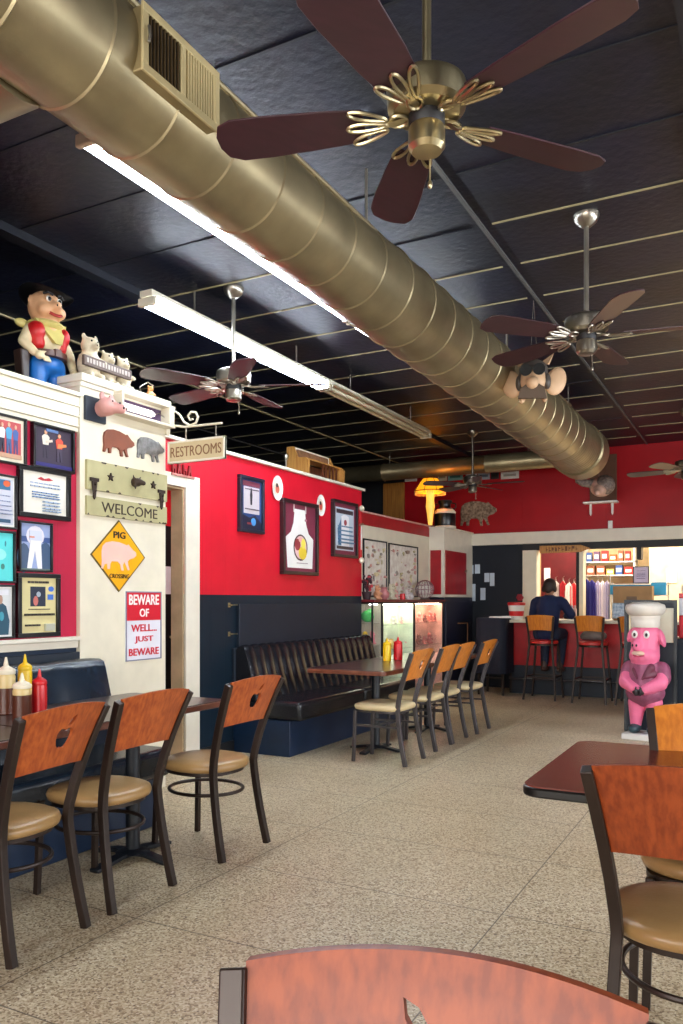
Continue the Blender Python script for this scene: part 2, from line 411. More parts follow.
# restroom wall with the door opening next to the pillar
dy0, dy1 = 4.45, onx(184, 600, XR).y
cy1 = onx(198, 600, XR).y; zd = onx(190, 489, XR).z
EY = onx(361.5, 560, XR).y
wall_with_holes('wall_restroom', 'x', XR-0.12, 0.12, 4.42, EY, 2.57, [(dy0, dy1, 0, zd)], M_redR)
struct('trim_7', MB().box(XR, XR+0.02, dy1, cy1, 0, zd+0.10).box(XR, XR+0.02, dy0-0.02, dy1, zd, zd+0.10), M_trim, bevel=0.004)
struct('trim_8', MB().box(XR-0.12, XR-0.001, dy1-0.015, dy1-0.002, 0, zd-0.002).box(XR-0.12, XR-0.001, dy0, dy1-0.015, zd-0.016, zd-0.002), M_tan)
struct('trim_9', MB().box(XR-0.14, XR+0.035, 4.46, EY+0.03, 2.57, 2.60), M_trim, bevel=0.005)
struct('wall_hall', MB().box(-5.3, -5.2, 3.62, EY, 0, 2.5), board_mat('hall_red', (190, 18, 36), (190, 18, 36), 0, 5))
struct('wall_hall_end', MB().box(-5.2, XR-0.12, EY-0.1, EY, 0, 2.5), M_redR)
struct('ceiling_hall', MB().box(-5.3, XR-0.12, 3.62, EY, 2.5, 2.56), M_black)
# the restroom door at the far side of the hall
pz0 = onx(172, 527, -5.2)
d = struct('door_1', MB().box(-5.2, -5.16, 5.3, 6.7, 0.01, pz0.z), M_black, bevel=0.004)
p = onx(173, 580, -5.16)
MB().box(-5.16, -5.156, p.y-0.14, p.y+0.1, p.z-0.14, p.z+0.13).build('notice', col((205, 210, 215)), d)
p = onx(170, 637, -5.16)
MB().cyl((-5.16, p.y, p.z), (-5.10, p.y, p.z), 0.012).cyl((-5.10, p.y-0.06, p.z), (-5.10, p.y+0.05, p.z), 0.01).build('handle', M_brass, d, smooth=True)
# display wall beyond, red above the white band
b = MB(); b.box(XD-0.1, XD, EY, YB, 0, 2.21)
struct('wall_display', b, M_cream)
struct('trim_10', MB().box(XD-0.1, XD+0.012, EY, 10.56, 2.21, 2.35), mat('red_fascia', (170, 14, 28), 0.45))
struct('trim_11', MB().box(XD-0.12, XD+0.03, EY, 10.56, 2.35, 2.372), mat('pink_cap', (214, 160, 150), 0.45), bevel=0.004)
# ceiling battens
k = 12
xs = [0.99, -0.23, -1.45, -2.68, -3.90, -5.12, -6.34]
ys = [4.48 + 0.61*i for i in range(-12, 12)]
for xb in xs:
    w_ = {-0.23: 0.11, -3.90: 0.09}.get(xb, 0.022)
    mm = {-0.23: M_ceildark, -3.90: M_ceildark, -5.12: M_batten, 0.99: M_ceildark}.get(xb, M_strip)
    h_ = 0.05 if w_ > 0.05 else 0.012
    struct('trim_%d' % k, MB().box(xb-w_/2, xb+w_/2, YF, YB, H-h_, H), mm); k += 1
rnd = random.Random(3)
for i, x0 in enumerate(xs[1:]):
    bl, bd = MB(), MB()
    xa, xb = x0-1.17 if x0 != -6.34 else XW, x0-0.0
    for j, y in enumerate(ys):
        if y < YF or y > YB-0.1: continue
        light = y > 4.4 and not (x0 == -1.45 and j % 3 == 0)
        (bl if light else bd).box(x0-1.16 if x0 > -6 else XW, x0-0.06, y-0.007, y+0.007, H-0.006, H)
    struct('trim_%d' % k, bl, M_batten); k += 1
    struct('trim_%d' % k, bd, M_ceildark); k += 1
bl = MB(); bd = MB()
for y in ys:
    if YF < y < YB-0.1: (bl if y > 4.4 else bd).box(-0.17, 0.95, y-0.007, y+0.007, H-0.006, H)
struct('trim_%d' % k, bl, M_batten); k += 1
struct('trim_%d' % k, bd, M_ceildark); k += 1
# baseboards
struct('baseboard_restroom', MB().box(XR, XR+0.015, cy1, EY, 0, 0.1), M_black)

# ================================================================== DUCTS, LAMPS, FANS
DX, DZ, DR = -1.875, 3.02, 0.265
t = thing('air_duct', 'large round galvanised spiral duct running the length of the ceiling', 'duct', (DX, 4, DZ))
b = MB(); prof = []
y = -3.2-4
DR = 0.205; prof.append((DR, y)); step = 0.31
def dr(yy):
    K = ((-99, .202), (-.7, .202), (0, .232), (1.5, .250), (5.5, .288), (99, .288))
    for (a, ra), (b2, rb) in zip(K, K[1:]):
        if yy <= b2: return ra+(rb-ra)*(yy-a)/(b2-a)
while y < 8.0-4:
    y += step; q = dr(y); prof += [(q, y-0.012), (q+0.006, y-0.006), (q, y)]
while y < 9.25-4:
    y += 0.075; q = dr(y); prof += [(q, y-0.03), (q-0.006, y-0.02), (q, y-0.006)]
b.lathe([(r, -yy) for r, yy in prof][::-1], (0, 0, 0), 64, 'Y')
b.build('duct_run', M_duct, t, smooth=True, angle=14)
MB().lathe([(0.285, -5.52), (0.306, -5.50), (0.306, -5.15), (0.285, -5.13)], (0, 0, 0), 48, 'Y').build('end_collar', M_duct, t, smooth=True)
bb = MB(); bb.lathe([(0.2, 0.0), (0.2, 0.8), (0.208, 0.81), (0.2, 0.82), (0.2, 1.6), (0.208, 1.61), (0.2, 1.62), (0.2, 4.2)], (-4.3, 1.65-4, 0.0), 40, 'X')
bb.build('branch_duct', M_duct, t, smooth=True)
for hy in (3.62, 6.1, 8.3):
    MB().cyl((0.10, hy-4, dr(hy-4)*0.85), (0.10, hy-4, H-DZ), 0.008, n=8).cyl((0.1, hy-4, dr(hy-4)*0.8), (0.1, hy-4, dr(hy-4)*0.9+0.01), 0.02, n=8).build('hanger_rod', M_steel, t, smooth=True)
# long seam rod lying along the upper right of the duct
MB().tube([(DR*0.76, -5.5, DR*0.68), (DR*0.76, 0.5, DR*0.68), (dr(3.9)*0.76, 3.9, dr(3.9)*0.68)], 0.012, 8).build('seam', M_duct, t, smooth=True)
# vent box
t = thing('vent_box', 'rectangular cream metal vent box with grille on the side of the big duct', 'vent', (-1.735, 2.035, CH+1.70), R(90))
L2, H2 = 0.185, 0.098
MB().box(-L2, L2, -0.075, 0.06, -H2, H2).build('housing', mat('beige_metal', (168, 150, 108), 0.4, metal=0.4), t, bevel=0.004)
MB().box(-L2-.006, L2+.006, -0.085, -0.075, -H2-.006, -H2+0.02).box(-L2-.006, L2+.006, -0.085, -0.075, H2-0.02, H2+.006).box(-L2-.006, -L2+0.02, -0.085, -0.075, -H2+0.02, H2-0.02).box(L2-0.02, L2+.006, -0.085, -0.075, -H2+0.02, H2-0.02).box(-0.012, 0.012, -0.085, -0.075, -H2+.02, H2-.02).build('grille_frame', mat('cream_metal', (214, 196, 146), 0.4, metal=0.2), t, bevel=0.002)
MB().box(-L2+0.02, -0.012, -0.0765, -0.0755, -H2+.02, H2-.02).build('filter', M_black, t)
b = MB()
for i in range(9): x = -L2+0.03+i*0.016; b.box(x, x+0.004, -0.084, -0.077, -H2+.02, H2-.02)
b.build('dark_louvre', mat('brown_metal', (96, 78, 52), 0.4, metal=0.4), t)
b = MB()
for i in range(11): x = 0.022+i*0.0135; b.box(x, x+0.008, -0.083, -0.076, -H2+.02, H2-.02)
b.build('light_louvre', mat('cream_metal', (214, 196, 146), 0.4, metal=0.2), t)
MB().tube([(-L2+0.008, -0.095, 0.03), (-L2+0.008, -0.1, 0.0), (-L2+0.008, -0.095, -0.02)], 0.005, 8).build('latch', M_steel, t, smooth=True)
MB().box(-L2-0.02, L2+0.02, 0.005, 0.035, -H2-0.012, -H2).build('flange', M_duct, t)
# cross duct at the back
t = thing('cross_duct', 'smaller round duct crossing above the red back wall', 'duct', (-3.9, 11.0, 3.25))
MB().lathe([(0.125, -3.3), (0.125, -1.2), (0.133, -1.19), (0.125, -1.18), (0.125, 0.4), (0.133, 0.41), (0.125, 0.42), (0.125, 1.75)], (0, 0, 0), 32, 'X').build('duct_run', M_duct, t, smooth=True)
MB().cyl((-1.1, 0, 0.12), (-1.1, 0, H-3.25), 0.008, n=8).build('hanger_rod', M_steel, t)
MB().cyl((1.0, 0, 0.12), (1.0, 0, H-3.25), 0.008, n=8).build('hanger_rod', M_steel, t)

# fluorescent strips
M_tube = mat('lit_tube', (235, 244, 255), 0.4, emit=30, emit_rgb=(225, 238, 255))
M_tubeoff = mat('dim_tube', (224, 214, 180), 0.3)
def strip(x, y0, y1, z, lit, label, name='fluorescent_light'):
    t = thing(name, label, 'ceiling light', (x, y0, z), 0, 'fluorescent strips under the ceiling')
    L_ = y1-y0
    MB().box(-0.05, 0.05, 0.0, L_, 0.035, 0.075).add([(-0.085, 0.04, 0.03), (-0.05, 0.04, 0.045), (-0.05, L_-.04, 0.045), (-0.085, L_-.04, 0.03)], [(0, 1, 2, 3)]).add([(0.085, 0.04, 0.03), (0.05, 0.04, 0.045), (0.05, L_-.04, 0.045), (0.085, L_-.04, 0.03)], [(3, 2, 1, 0)]).build('housing', M_cream, t)
    for yy in (0.0, L_-0.05): MB().box(-0.068, 0.068, yy, yy+0.03, -0.024, 0.03).build('end_cap', M_cream, t, bevel=0.006)
    for s in (-1, 1):
        MB().cyl((s*0.038, 0.03, -0.002), (s*0.038, L_-0.03, -0.002), 0.018, n=12).build('tube', M_tube if lit else M_tubeoff, t, smooth=True)
    for yy in (0.5, L_-0.5): MB().cyl((0, yy, 0.085), (0, yy, H-z), 0.007, n=6).build('hanger_rod', M_steel, t)
    return t
strip(-3.54, 3.98, 6.36, 3.25, True, 'lit long white fluorescent strip above the left wall')
strip(-3.54, 6.37, 8.85, 3.25, False, 'cream fluorescent strip with dark tubes, beyond the lit one at the left')
strip(-2.50, 2.45, 4.9, 3.25, True, 'brightest lit fluorescent strip, right beside the big duct')
strip(-2.50, 4.91, 7.2, 3.25, True, 'lit fluorescent strip mostly hidden behind the big duct')

# ceiling fans
def make_fan(name, label, metal, drop):
    t = thing(name, label, 'ceiling fan', (0, 0, 0), 0, 'five-bladed ceiling fans')
    MB().lathe([(0.0, 0.0), (0.025, 0.0), (0.06, -drop*0+0.03), (0.072, 0.06), (0.072, 0.075)], (0, 0, drop-0.07), 24).build('canopy', metal, t, smooth=True)
    MB().cyl((0, 0, 0.13), (0, 0, drop-0.05), 0.014, n=12).build('rod', metal, t, smooth=True)
    MB().lathe([(0.02, 0.15), (0.03, 0.145), (0.034, 0.135), (0.1, 0.125), (0.118, 0.115), (0.122, 0.10), (0.118, 0.045), (0.10, 0.03), (0.06, 0.025)], (0, 0, 0), 36).build('motor', metal, t, smooth=True, angle=30)
    MB().lathe([(0.055, 0.03), (0.055, 0.0), (0.05, -0.01)], (0, 0, 0), 24).build('switch_ring', M_black, t, smooth=True)
    MB().lathe([(0.052, -0.01), (0.056, -0.02), (0.056, -0.07), (0.045, -0.085), (0.01, -0.088), (0.0, -0.088)], (0, 0, 0), 28).build('switch_housing', metal, t, smooth=True, angle=35)
    MB().tube([(0.03, 0.03, -0.08), (0.032, 0.034, -0.12), (0.032, 0.034, -0.15)], 0.0025, 6).ell((0.032, 0.034, -0.16), (0.008, 0.008, 0.014), 8, 6).build('pull_chain', metal, t, smooth=True)
    for i in range(5):
        a = 2*pi*i/5
        # blade outline along +X, pitched
        out = []
        for (x, y) in ((0.19, -0.052), (0.30, -0.062), (0.50, -0.072), (0.60, -0.072), (0.645, -0.055), (0.662, -0.02), (0.662, 0.02), (0.645, 0.055), (0.60, 0.072), (0.50, 0.072), (0.30, 0.062), (0.19, 0.052)):
            out.append((x, y*1.15))
        bm = MB(); bm.prismz(out, 0.0, 0.006)
        Mx = Matrix.Rotation(a, 4, 'Z') @ Matrix.Translation((0, 0, 0.015)) @ Matrix.Rotation(R(12), 4, 'X')
        bm.v = [tuple(Mx @ Vector(p)) for p in bm.v]
        bl = bm.build('blade', M_cherry, t, bevel=0.0015, seg=1)
        # openwork blade iron: arm and three loops
        im = MB()
        im.bar([(0.05, 0, 0.015), (0.10, 0, 0.0), (0.15, 0, -0.004)], 0.02, 0.008, (0, 1, 0))
        for yy, rr in ((-0.03, 0.026), (0.0, 0.03), (0.03, 0.026)):
            ww = yy*1.9; im.tube([(0.12+(0.062 if yy == 0 else 0.056)*(1+cos(q)), ww*(0.35+0.65*(1+cos(q))/2)+0.017*sin(q)*(0.6+0.4*(1+cos(q))/2), -0.005) for q in [2*pi*j/18 for j in range(18)]], 0.0055, 6, closed=True)
        im.tube([(0.085+0.03*cos(q), 0.022*sin(q), 0.004) for q in [2*pi*j/12 for j in range(12)]], 0.0055, 6, closed=True)
        im.v = [tuple(Mx @ Vector(p)) for p in im.v]
        im.build('blade_iron', metal, bl, smooth=True)
    return t
FZ = 2.79
fan = make_fan('ceiling_fan', 'large ceiling fan nearest the camera with brass motor and dark cherry blades', M_brass, H-FZ)
fan.location = (-0.905, 2.26, FZ-.03); fan.rotation_euler.z = R(52.5)
f2 = make_fan('ceiling_fan', 'steel ceiling fan over the aisle at the right, beyond the brass one', M_steel, H-FZ)
f2.location = (-0.89, 4.63, FZ); f2.rotation_euler.z = R(12)
dup(f2, (-3.27, 4.57, FZ), R(24), 'steel ceiling fan over the left tables, in front of the lit fluorescent strip')
dup(f2, (-3.33, 9.9, FZ), R(4), 'distant ceiling fan hanging before the metal pig on the back wall')
dup(f2, (-0.80, 9.95, FZ), R(28), 'distant ceiling fan cut off by the right edge of the view')
# ================================================================== CHAIRS
def apple_cut(o, cx, cz, y, s):
    b = MB(); pts = []
    for (x, z) in ((0, .30), (.10, .36), (.24, .38), (.36, .30), (.42, .14), (.40, -.06), (.32, -.26), (.20, -.38), (.08, -.40), (0, -.36), (-.08, -.40), (-.20, -.38), (-.32, -.26), (-.40, -.06), (-.42, .14), (-.36, .30), (-.24, .38), (-.10, .36)):
        pts.append((cx+x*s, cz+z*s))
    b.prism(pts, y-0.08, y+0.08)
    leaf = [(cx+x*s, cz+z*s) for x, z in ((.02, .44), (.06, .62), (.18, .78), (.36, .86), (.32, .66), (.20, .50))]
    b.prism(leaf, y-0.08, y+0.08)
    c = b.build('cut', M_back)
    m = o.modifiers.new('b', 'BOOLEAN'); m.operation = 'DIFFERENCE'; m.object = c; m.solver = 'EXACT'
    bpy.context.view_layer.update(); bake(o); me = c.data; bpy.data.objects.remove(c); bpy.data.meshes.remove(me)
def make_chair(label, metal, bmat, smat, hole, square, group):
    """seat forward +Y, back at -Y"""
    t = thing('dining_chair', label, 'chair', (0, 0, 0), 0, group)
    def X(z): return 0.172 + (0.022*(0.45-z)/0.45 if z < 0.45 else 0.055*((z-0.45)/0.45)**1.3)
    def Y(z): return (-0.20 - 0.075*((0.45-z)/0.45)**1.4 if z < 0.45 else -0.20 - 0.145*((z-0.45)/0.45)**1.4)
    zs = [0.0, 0.1, 0.2, 0.3, 0.4, 0.45, 0.5, 0.6, 0.7, 0.8, 0.9]
    for s in (-1, 1):
        b = MB(); b.bar([(s*X(z), Y(z), z) for z in zs], 0.031, 0.034)
        b.build('back_post', metal, t, bevel=0.003)
        b = MB(); b.bar([(s*0.175, 0.195, 0), (s*0.165, 0.18, 0.42)], 0.026, 0.026); b.build('front_leg', metal, t, bevel=0.003)
    # backrest panel: tapered, bowed backward, arched top edge
    nx, nz = 28, 8; vs = []; th = 0.013
    for side in (0, 1):
        for j in range(nz+1):
            for i in range(nx+1):
                q = i/nx*2-1; v = j/nz
                z = 0.675 + 0.235*v + (0.020*v+0.012*(1-v))*(1-q*q)
                zz = 0.675+0.235*v
                x = q*(X(zz)-0.014); y = Y(zz) - 0.006 - 0.035*(1-q*q) + (th if side else 0)
                vs.append((x, y, z))
    fs = []; W = nx+1; S = W*(nz+1)
    for j in range(nz):
        for i in range(nx):
            a = j*W+i; fs.append((a, a+1, a+W+1, a+W)); fs.append((S+a, S+a+W, S+a+W+1, S+a+1))
    for i in range(nx):
        fs.append((i, S+i, S+i+1, i+1)); a = nz*W+i; fs.append((a, a+1, S+a+1, S+a))
    for j in range(nz):
        a = j*W; fs.append((a, a+W, S+a+W, S+a)); a = j*W+nx; fs.append((a, S+a, S+a+W, a+W))
    p = MB().add(vs, fs).build('backrest', bmat, t)
    if hole: apple_cut(p, 0.0, 0.80, -0.31, 0.10)
    # seat
    e = 4.5 if square else 2.4; n = 40; prof = ((0.90, 0.425), (1.0, 0.432), (1.03, 0.45), (1.0, 0.468), (0.90, 0.478), (0.6, 0.483), (0.01, 0.484))
    vs = []; fs = []
    for r, z in prof:
        for j in range(n):
            a = 2*pi*j/n; ca, sa = cos(a), sin(a); k_ = (abs(ca)**e+abs(sa)**e)**(-1/e)
            vs.append((0.21*r*k_*ca, -0.012+0.215*r*k_*sa, z))
    for i in range(len(prof)-1):
        for j in range(n): fs.append((i*n+j, i*n+(j+1) % n, (i+1)*n+(j+1) % n, (i+1)*n+j))
    fs += [tuple(range(n-1, -1, -1)), tuple((len(prof)-1)*n+j for j in range(n))]
    MB().add(vs, fs).build('seat', smat, t, smooth=True, angle=60)
    b = MB(); pts = []
    for j in range(n):
        a = 2*pi*j/n; ca, sa = cos(a), sin(a); k_ = (abs(ca)**e+abs(sa)**e)**(-1/e); pts.append((0.19*k_*ca, -0.008+0.198*k_*sa))
    b.prismz(pts, 0.408, 0.426); b.build('seat_frame', metal, t, smooth=True)
    if square:
        for z in (0.30,):
            for s in (-1, 1):
                MB().bar([(s*X(z), Y(z), z), (s*0.168, 0.185, z)], 0.016, 0.016).build('stretcher', metal, t)
            MB().bar([(-0.168, 0.0, z), (0.168, 0.0, z)], 0.014, 0.014, (0, 1, 0)).build('stretcher', metal, t)
    else:
        pts = [(0.182*cos(2*pi*j/36), -0.012+0.205*sin(2*pi*j/36), 0.31) for j in range(36)]
        MB().tube(pts, 0.0095, 8, closed=True).build('ring_stretcher', metal, t, smooth=True)
    return t
def inst(o, used=[]):
    if o.name not in used: used.append(o.name); return o
    return None
def put(o, loc, rz, label, group=None):
    """first placement moves the chair itself, later ones copy it"""
    if 'placed' not in USED.setdefault(o.name, set()):
        USED[o.name].add('placed'); o.location = loc; o.rotation_euler = (0, 0, rz); o['label'] = label
        if group: o['group'] = group
        return o
    return dup(o, loc, rz, label, group)
USED = {}
G1, G2 = 'chairs along the near left tables', 'chairs along the far tables'
cA = make_chair('x', M_metal, M_back, M_vinyl, True, False, G1)
cB = make_chair('x', M_metal, M_back, M_vinyl, False, False, G1)
cF = make_chair('x', M_metalg, M_backo, M_vinylc, True, True, G2)
cG = make_chair('x', M_metalg, M_backo, M_vinylc, False, True, G2)
cN = make_chair('x', M_metal, M_backd, M_vinyl, False, False, 'chairs at the right table')
# local +Y (seat forward) turned to -X : rz = 90
def seat_at(y_lo_foot, y_hi_foot, x_foot, turn=0):
    return Vector((x_foot-0.275, (y_lo_foot+y_hi_foot)/2, 0)), R(90+turn)
l, r = seat_at(1.96, 2.34, -2.40, 5); put(cA, l, r, 'wooden-backed dining chair with apple cut-out in front of the sauce bottles', G1)
l, r = seat_at(2.52, 2.90, -2.42); put(cB, l, r, 'middle dining chair at the near left tables with a plain back without cut-out', G1)
l, r = seat_at(3.28, 3.66, -2.40, -2); put(cA, l, r, 'wooden dining chair with apple cut-out at the far end of the near left tables', G1)
l, r = seat_at(5.83, 6.19, -2.51); put(cF, l, r, 'nearest orange-backed chair at the far tables, apple cut-out in its back', G2)
l, r = seat_at(6.54, 6.91, -2.53); put(cG, l, r, 'second nearest of the four orange-backed chairs at the far tables', G2)
l, r = seat_at(6.97, 7.33, -2.53); put(cG, l, r, 'third orange-backed chair at the far tables, partly hidden by the second', G2)
l, r = seat_at(7.58, 7.96, -2.50); put(cF, l, r, 'farthest orange-backed chair at the far tables, apple cut-out, closest to the counter', G2)
# right table chairs and the nearest chair
cN.location = (-0.178, 2.40, 0); cN.rotation_euler.z = R(2); cN['label'] = 'dark red wooden chair pulled up to the near side of the right table'
c2 = dup(cG, (-0.165, 2.94, 0), R(180), 'orange-backed chair on the far side of the right table, facing the camera', 'chairs at the right table')
for ch in c2.children:
    if ch.name.startswith('seat') and not ch.name.startswith('seat_frame'):
        ch.data = [q for q in cN.children if q.name.startswith('seat') and 'frame' not in q.name][0].data
    if ch.name.startswith(('back_post', 'front_leg', 'stretcher', 'seat_frame')):
        ch.data = ch.data.copy(); ch.data.materials[0] = M_metal
t = copy_tree(cA); t['label'] = 'nearest chair of all, its curved cherry back top cut by the bottom edge'; t['group'] = 'loose chair in the foreground'
for ch in t.children:
    if ch.name.startswith('backrest'): ch.data = ch.data.copy(); ch.data.materials[0] = M_backd
t.location = (-0.240, 0.462, 0); t.rotation_euler = (0, 0, R(192))

# ================================================================== TABLES
def make_table(name, label, sx, sy, loc, top, edge, group=None, th=0.038, zt_=0.75, rad=0.04, pd=(0, 0)):
    t = thing(name, label, 'table', loc, 0, group)
    def rr(hx, hy, r):
        pts = []
        for cx_, cy_, a0 in ((hx-r, hy-r, 0), (-hx+r, hy-r, 90), (-hx+r, -hy+r, 180), (hx-r, -hy+r, 270)):
            for i in range(7): a = R(a0+15*i); pts.append((cx_+r*cos(a), cy_+r*sin(a)))
        return pts
    MB().prismz(rr(sx/2-0.004, sy/2-0.004, rad), zt_-0.004, zt_).build('tabletop', top, t)
    MB().prismz(rr(sx/2, sy/2, rad), zt_-th, zt_-0.004).build('table_edge', edge, t, bevel=0.006)
    px, py = pd
    MB().cyl((px, py, 0.03), (px, py, zt_-th), 0.036, n=20).build('pedestal', M_iron, t, smooth=True)
    MB().lathe([(0.03, 0.05), (0.06, 0.045), (0.09, 0.03)], (px, py, 0.0), 20).bar([(px-0.24, py, 0.004), (px-0.1, py, 0.028), (px+0.1, py, 0.028), (px+0.24, py, 0.004)], 0.06, 0.02, (0, 1, 0)).bar([(px, py-0.27, 0.006), (px, py-0.1, 0.028), (px, py+0.1, 0.028), (px, py+0.27, 0.006)], 0.06, 0.02, (1, 0, 0)).build('cross_base', M_iron, t, bevel=0.004)
    MB().box(px-0.12, px+0.12, py-0.03, py+0.03, zt_-th-0.02, zt_-th).box(px-0.03, px+0.03, py-0.2, py+0.2, zt_-th-0.02, zt_-th).build('bracket', M_iron, t)
    return t
TX = -3.09
make_table('dining_table', 'dark-topped table with wood edge at the left booth, its far end by the farthest chair', 0.72, 1.26, (TX, 3.13, 0), M_topd, M_edge, 'tables at the near left booth', pd=(0.22, 0))
make_table('dining_table', 'dark-topped table at the left edge of the view, in front of the nearest chair', 0.72, 1.26, (TX, 1.86, 0), M_topd, M_edge, 'tables at the near left booth', pd=(0.22, 0))
make_table('dining_table', 'dark-topped table carrying the yellow and red bottles by the far booth', 0.74, 1.20, (-3.035, 6.38, 0), M_topd, M_edge, 'tables at the far booth')
make_table('dining_table', 'farther table of the far booth, behind the orange-backed chairs', 0.74, 1.20, (-3.035, 7.60, 0), M_topd, M_edge, 'tables at the far booth')
make_table('dining_table', 'mahogany brown table with black bumper edge at the right', 1.25, 0.90, (-0.665+0.625, 2.86, 0), M_mahog, M_rubber, None, 0.034, 0.755, 0.06, (0.32, 0.0))

# ================================================================== BOOTHS
def channel_back(x0, y0, y1, z0, z1, nch, m, lean=0.12, thick=0.10):
    """padded back with vertical channels, front facing +X; x0 = wall side"""
    vs = []; fs = []; nu = nch*6; nv = 10
    for i in range(nu+1):
        u = i/nu
        bul = abs(sin(pi*nch*u))**0.5
        for j in range(nv+1):
            v = j/nv
            # section goes from the bottom front up and rolls over the top
            if v < 0.7: q = v/0.7; x = x0+thick+lean*(1-q); z = z0+(z1-0.05-z0)*q; o = 0.018*bul
            else:
                q = (v-0.7)/0.3*pi*0.75; x = x0+thick-0.05+0.05*cos(q); z = z1-0.05+0.05*sin(q); o = 0.010*bul
            vs.append((x+o*(cos(q) if v >= 0.7 else 1), y0+(y1-y0)*u, z+(o*sin(q) if v >= 0.7 else 0)))
    W = nv+1
    for i in range(nu):
        for j in range(nv): a = i*W+j; fs.append((a, a+W, a+W+1, a+1))
    # closed back and ends
    o = len(vs)
    for yy in (y0, y1): vs += [(x0, yy, z0), (x0, yy, z1-0.04)]
    fs += [(o, o+1, o+3, o+2), tuple([j for j in range(W-1, -1, -1)] + [o, o+1][::1])[::-1], tuple([nu*W+j for j in range(W)] + [o+3, o+2]),
           (o, o+2, nu*W, 0)[::1], (o+1, W-1, nu*W+W-1, o+3)]
    return MB().add(vs, fs)
def booth(label, xw, xf, y0, y1, ztop, splits, m, nch, board_top, group=None, off=.03, ext=0):
    t = thing('booth_bench', label, 'booth', (0, 0, 0), 0, group)
    MB().box(xw+0.001, xf-0.10, y0, y1, 0, 0.30).build('base', M_navy2, t, bevel=0.004)
    ys_ = [y0] + splits + [y1]
    for a, b_ in zip(ys_[:-1], ys_[1:]):
        MB().box(xw+0.12, xf, a+0.004, b_-0.004, 0.301, 0.465).build('seat_cushion', m, t, bevel=0.035, seg=4)
        channel_back(xw+off, a+0.004, b_-0.004+(ext if b_ == y1 else 0), 0.455, ztop, nch, m).build('backrest', m, t, smooth=True, angle=55)
    MB().box(xw+0.001, xw+0.029, y0-0.02, y1, 0.3, board_top).build('back_board', M_navy, t, bevel=0.003)
    return t
booth('long black padded booth bench with channelled back along the red restroom wall', XR, -3.42, 5.72, EY, 0.92, [6.96], M_booth, 9, 0.90)
booth('blue-black padded booth bench under the framed pictures at the near left', XL, -3.05, 0.2, 3.66, 0.955, [1.9], M_booth2, 4, 1.0, None, .06, .05)
t = struct('trim_60', MB().box(XR, XR+0.035, onx(236, 600, XR).y, onx(358, 600, XR).y, 0.1, onx(236, 604, XR).z), M_navy, bevel=0.003)
for v in (605, 634):
    p = onx(229, v, XR)
    o = MB().cyl((0, 0, 0), (0.03, 0, 0), 0.007, n=8).cyl((0.03, 0.0, 0), (0.035, 0.075, 0.0), 0.006, n=8).box(0, 0.004, -0.015, 0.015, -0.02, 0.02).build('coat_hook', M_brass, None, smooth=True, loc=p)
    tag(o, ('upper' if v == 605 else 'lower') + ' small brass hook on the dark wall left of the far booth', 'hook', 'hooks on the dark wainscot')

# ================================================================== SAUCE BOTTLES
def bottle(name, x, y, z, r, h, body, cap, label, group, fill=None):
    t = thing(name, label, 'squeeze bottle', (x, y, z), 0, group)
    hb = h*0.70
    b = MB()
    if fill:
        MB().lathe([(r*0.9, 0), (r, 0.004), (r, hb*fill), (r*0.5, hb*fill)], (0, 0, 0), 24).build('sauce', fill_mat, t, smooth=True)
        b.lathe([(r*0.99, hb*fill), (r, hb*0.93), (r*0.9, hb)], (0, 0, 0), 24)
    else: b.lathe([(r*0.9, 0), (r, 0.004), (r, hb*0.92), (r*0.93, hb)], (0, 0, 0), 24)
    b.build('body', body, t, smooth=True)
    b = MB().lathe([(r*0.96, hb), (r*1.0, hb+0.003), (r*0.98, hb+h*0.07), (r*0.8, hb+h*0.10), (r*0.45, hb+h*0.13), (r*0.28, hb+h*0.15), (r*0.2, h*0.93), (r*0.1, h)], (0, 0, 0), 24)
    b.build('cap', cap, t, smooth=True)
    return t
fill_mat = col((84, 42, 24), 0.3)
yel, red_, clr = col((238, 196, 20), 0.35), col((206, 20, 28), 0.35), col((214, 190, 130), 0.35)
GS = 'sauce bottles on the near left table'
p = onz(39.5, 721, 0.75); bottle('ketchup_bottle', p.x, p.y, 0.75, 0.034, 0.245, red_, red_, 'red squeeze bottle on the near left table', GS)
p = onz(22, 724, 0.75); bottle('sauce_bottle', p.x, p.y, 0.75, 0.042, 0.235, clr, col((236, 226, 200)), 'shorter brown sauce bottle with white cap, in front of the yellow one', GS, 0.82)
p = onz(25, 708, 0.75); bottle('mustard_bottle', p.x, p.y, 0.75, 0.036, 0.285, yel, yel, 'yellow squeeze bottle on the near left table, behind the white-capped sauce', GS)
p = onz(6, 714, 0.75); bottle('sauce_bottle', p.x, p.y, 0.75, 0.045, 0.285, clr, col((236, 226, 200)), 'tall amber and brown sauce bottle at the left edge of the view', GS, 0.66)
GS = 'bottles on the far table'
p = onz(387, 661, 0.75); bottle('mustard_bottle', p.x, p.y, 0.75, 0.038, 0.215, yel, yel, 'yellow squeeze bottle on the far table', GS)
p = onz(398, 660, 0.75); bottle('ketchup_bottle', p.x, p.y, 0.75, 0.042, 0.22, red_, red_, 'red squeeze bottle on the far table', GS)

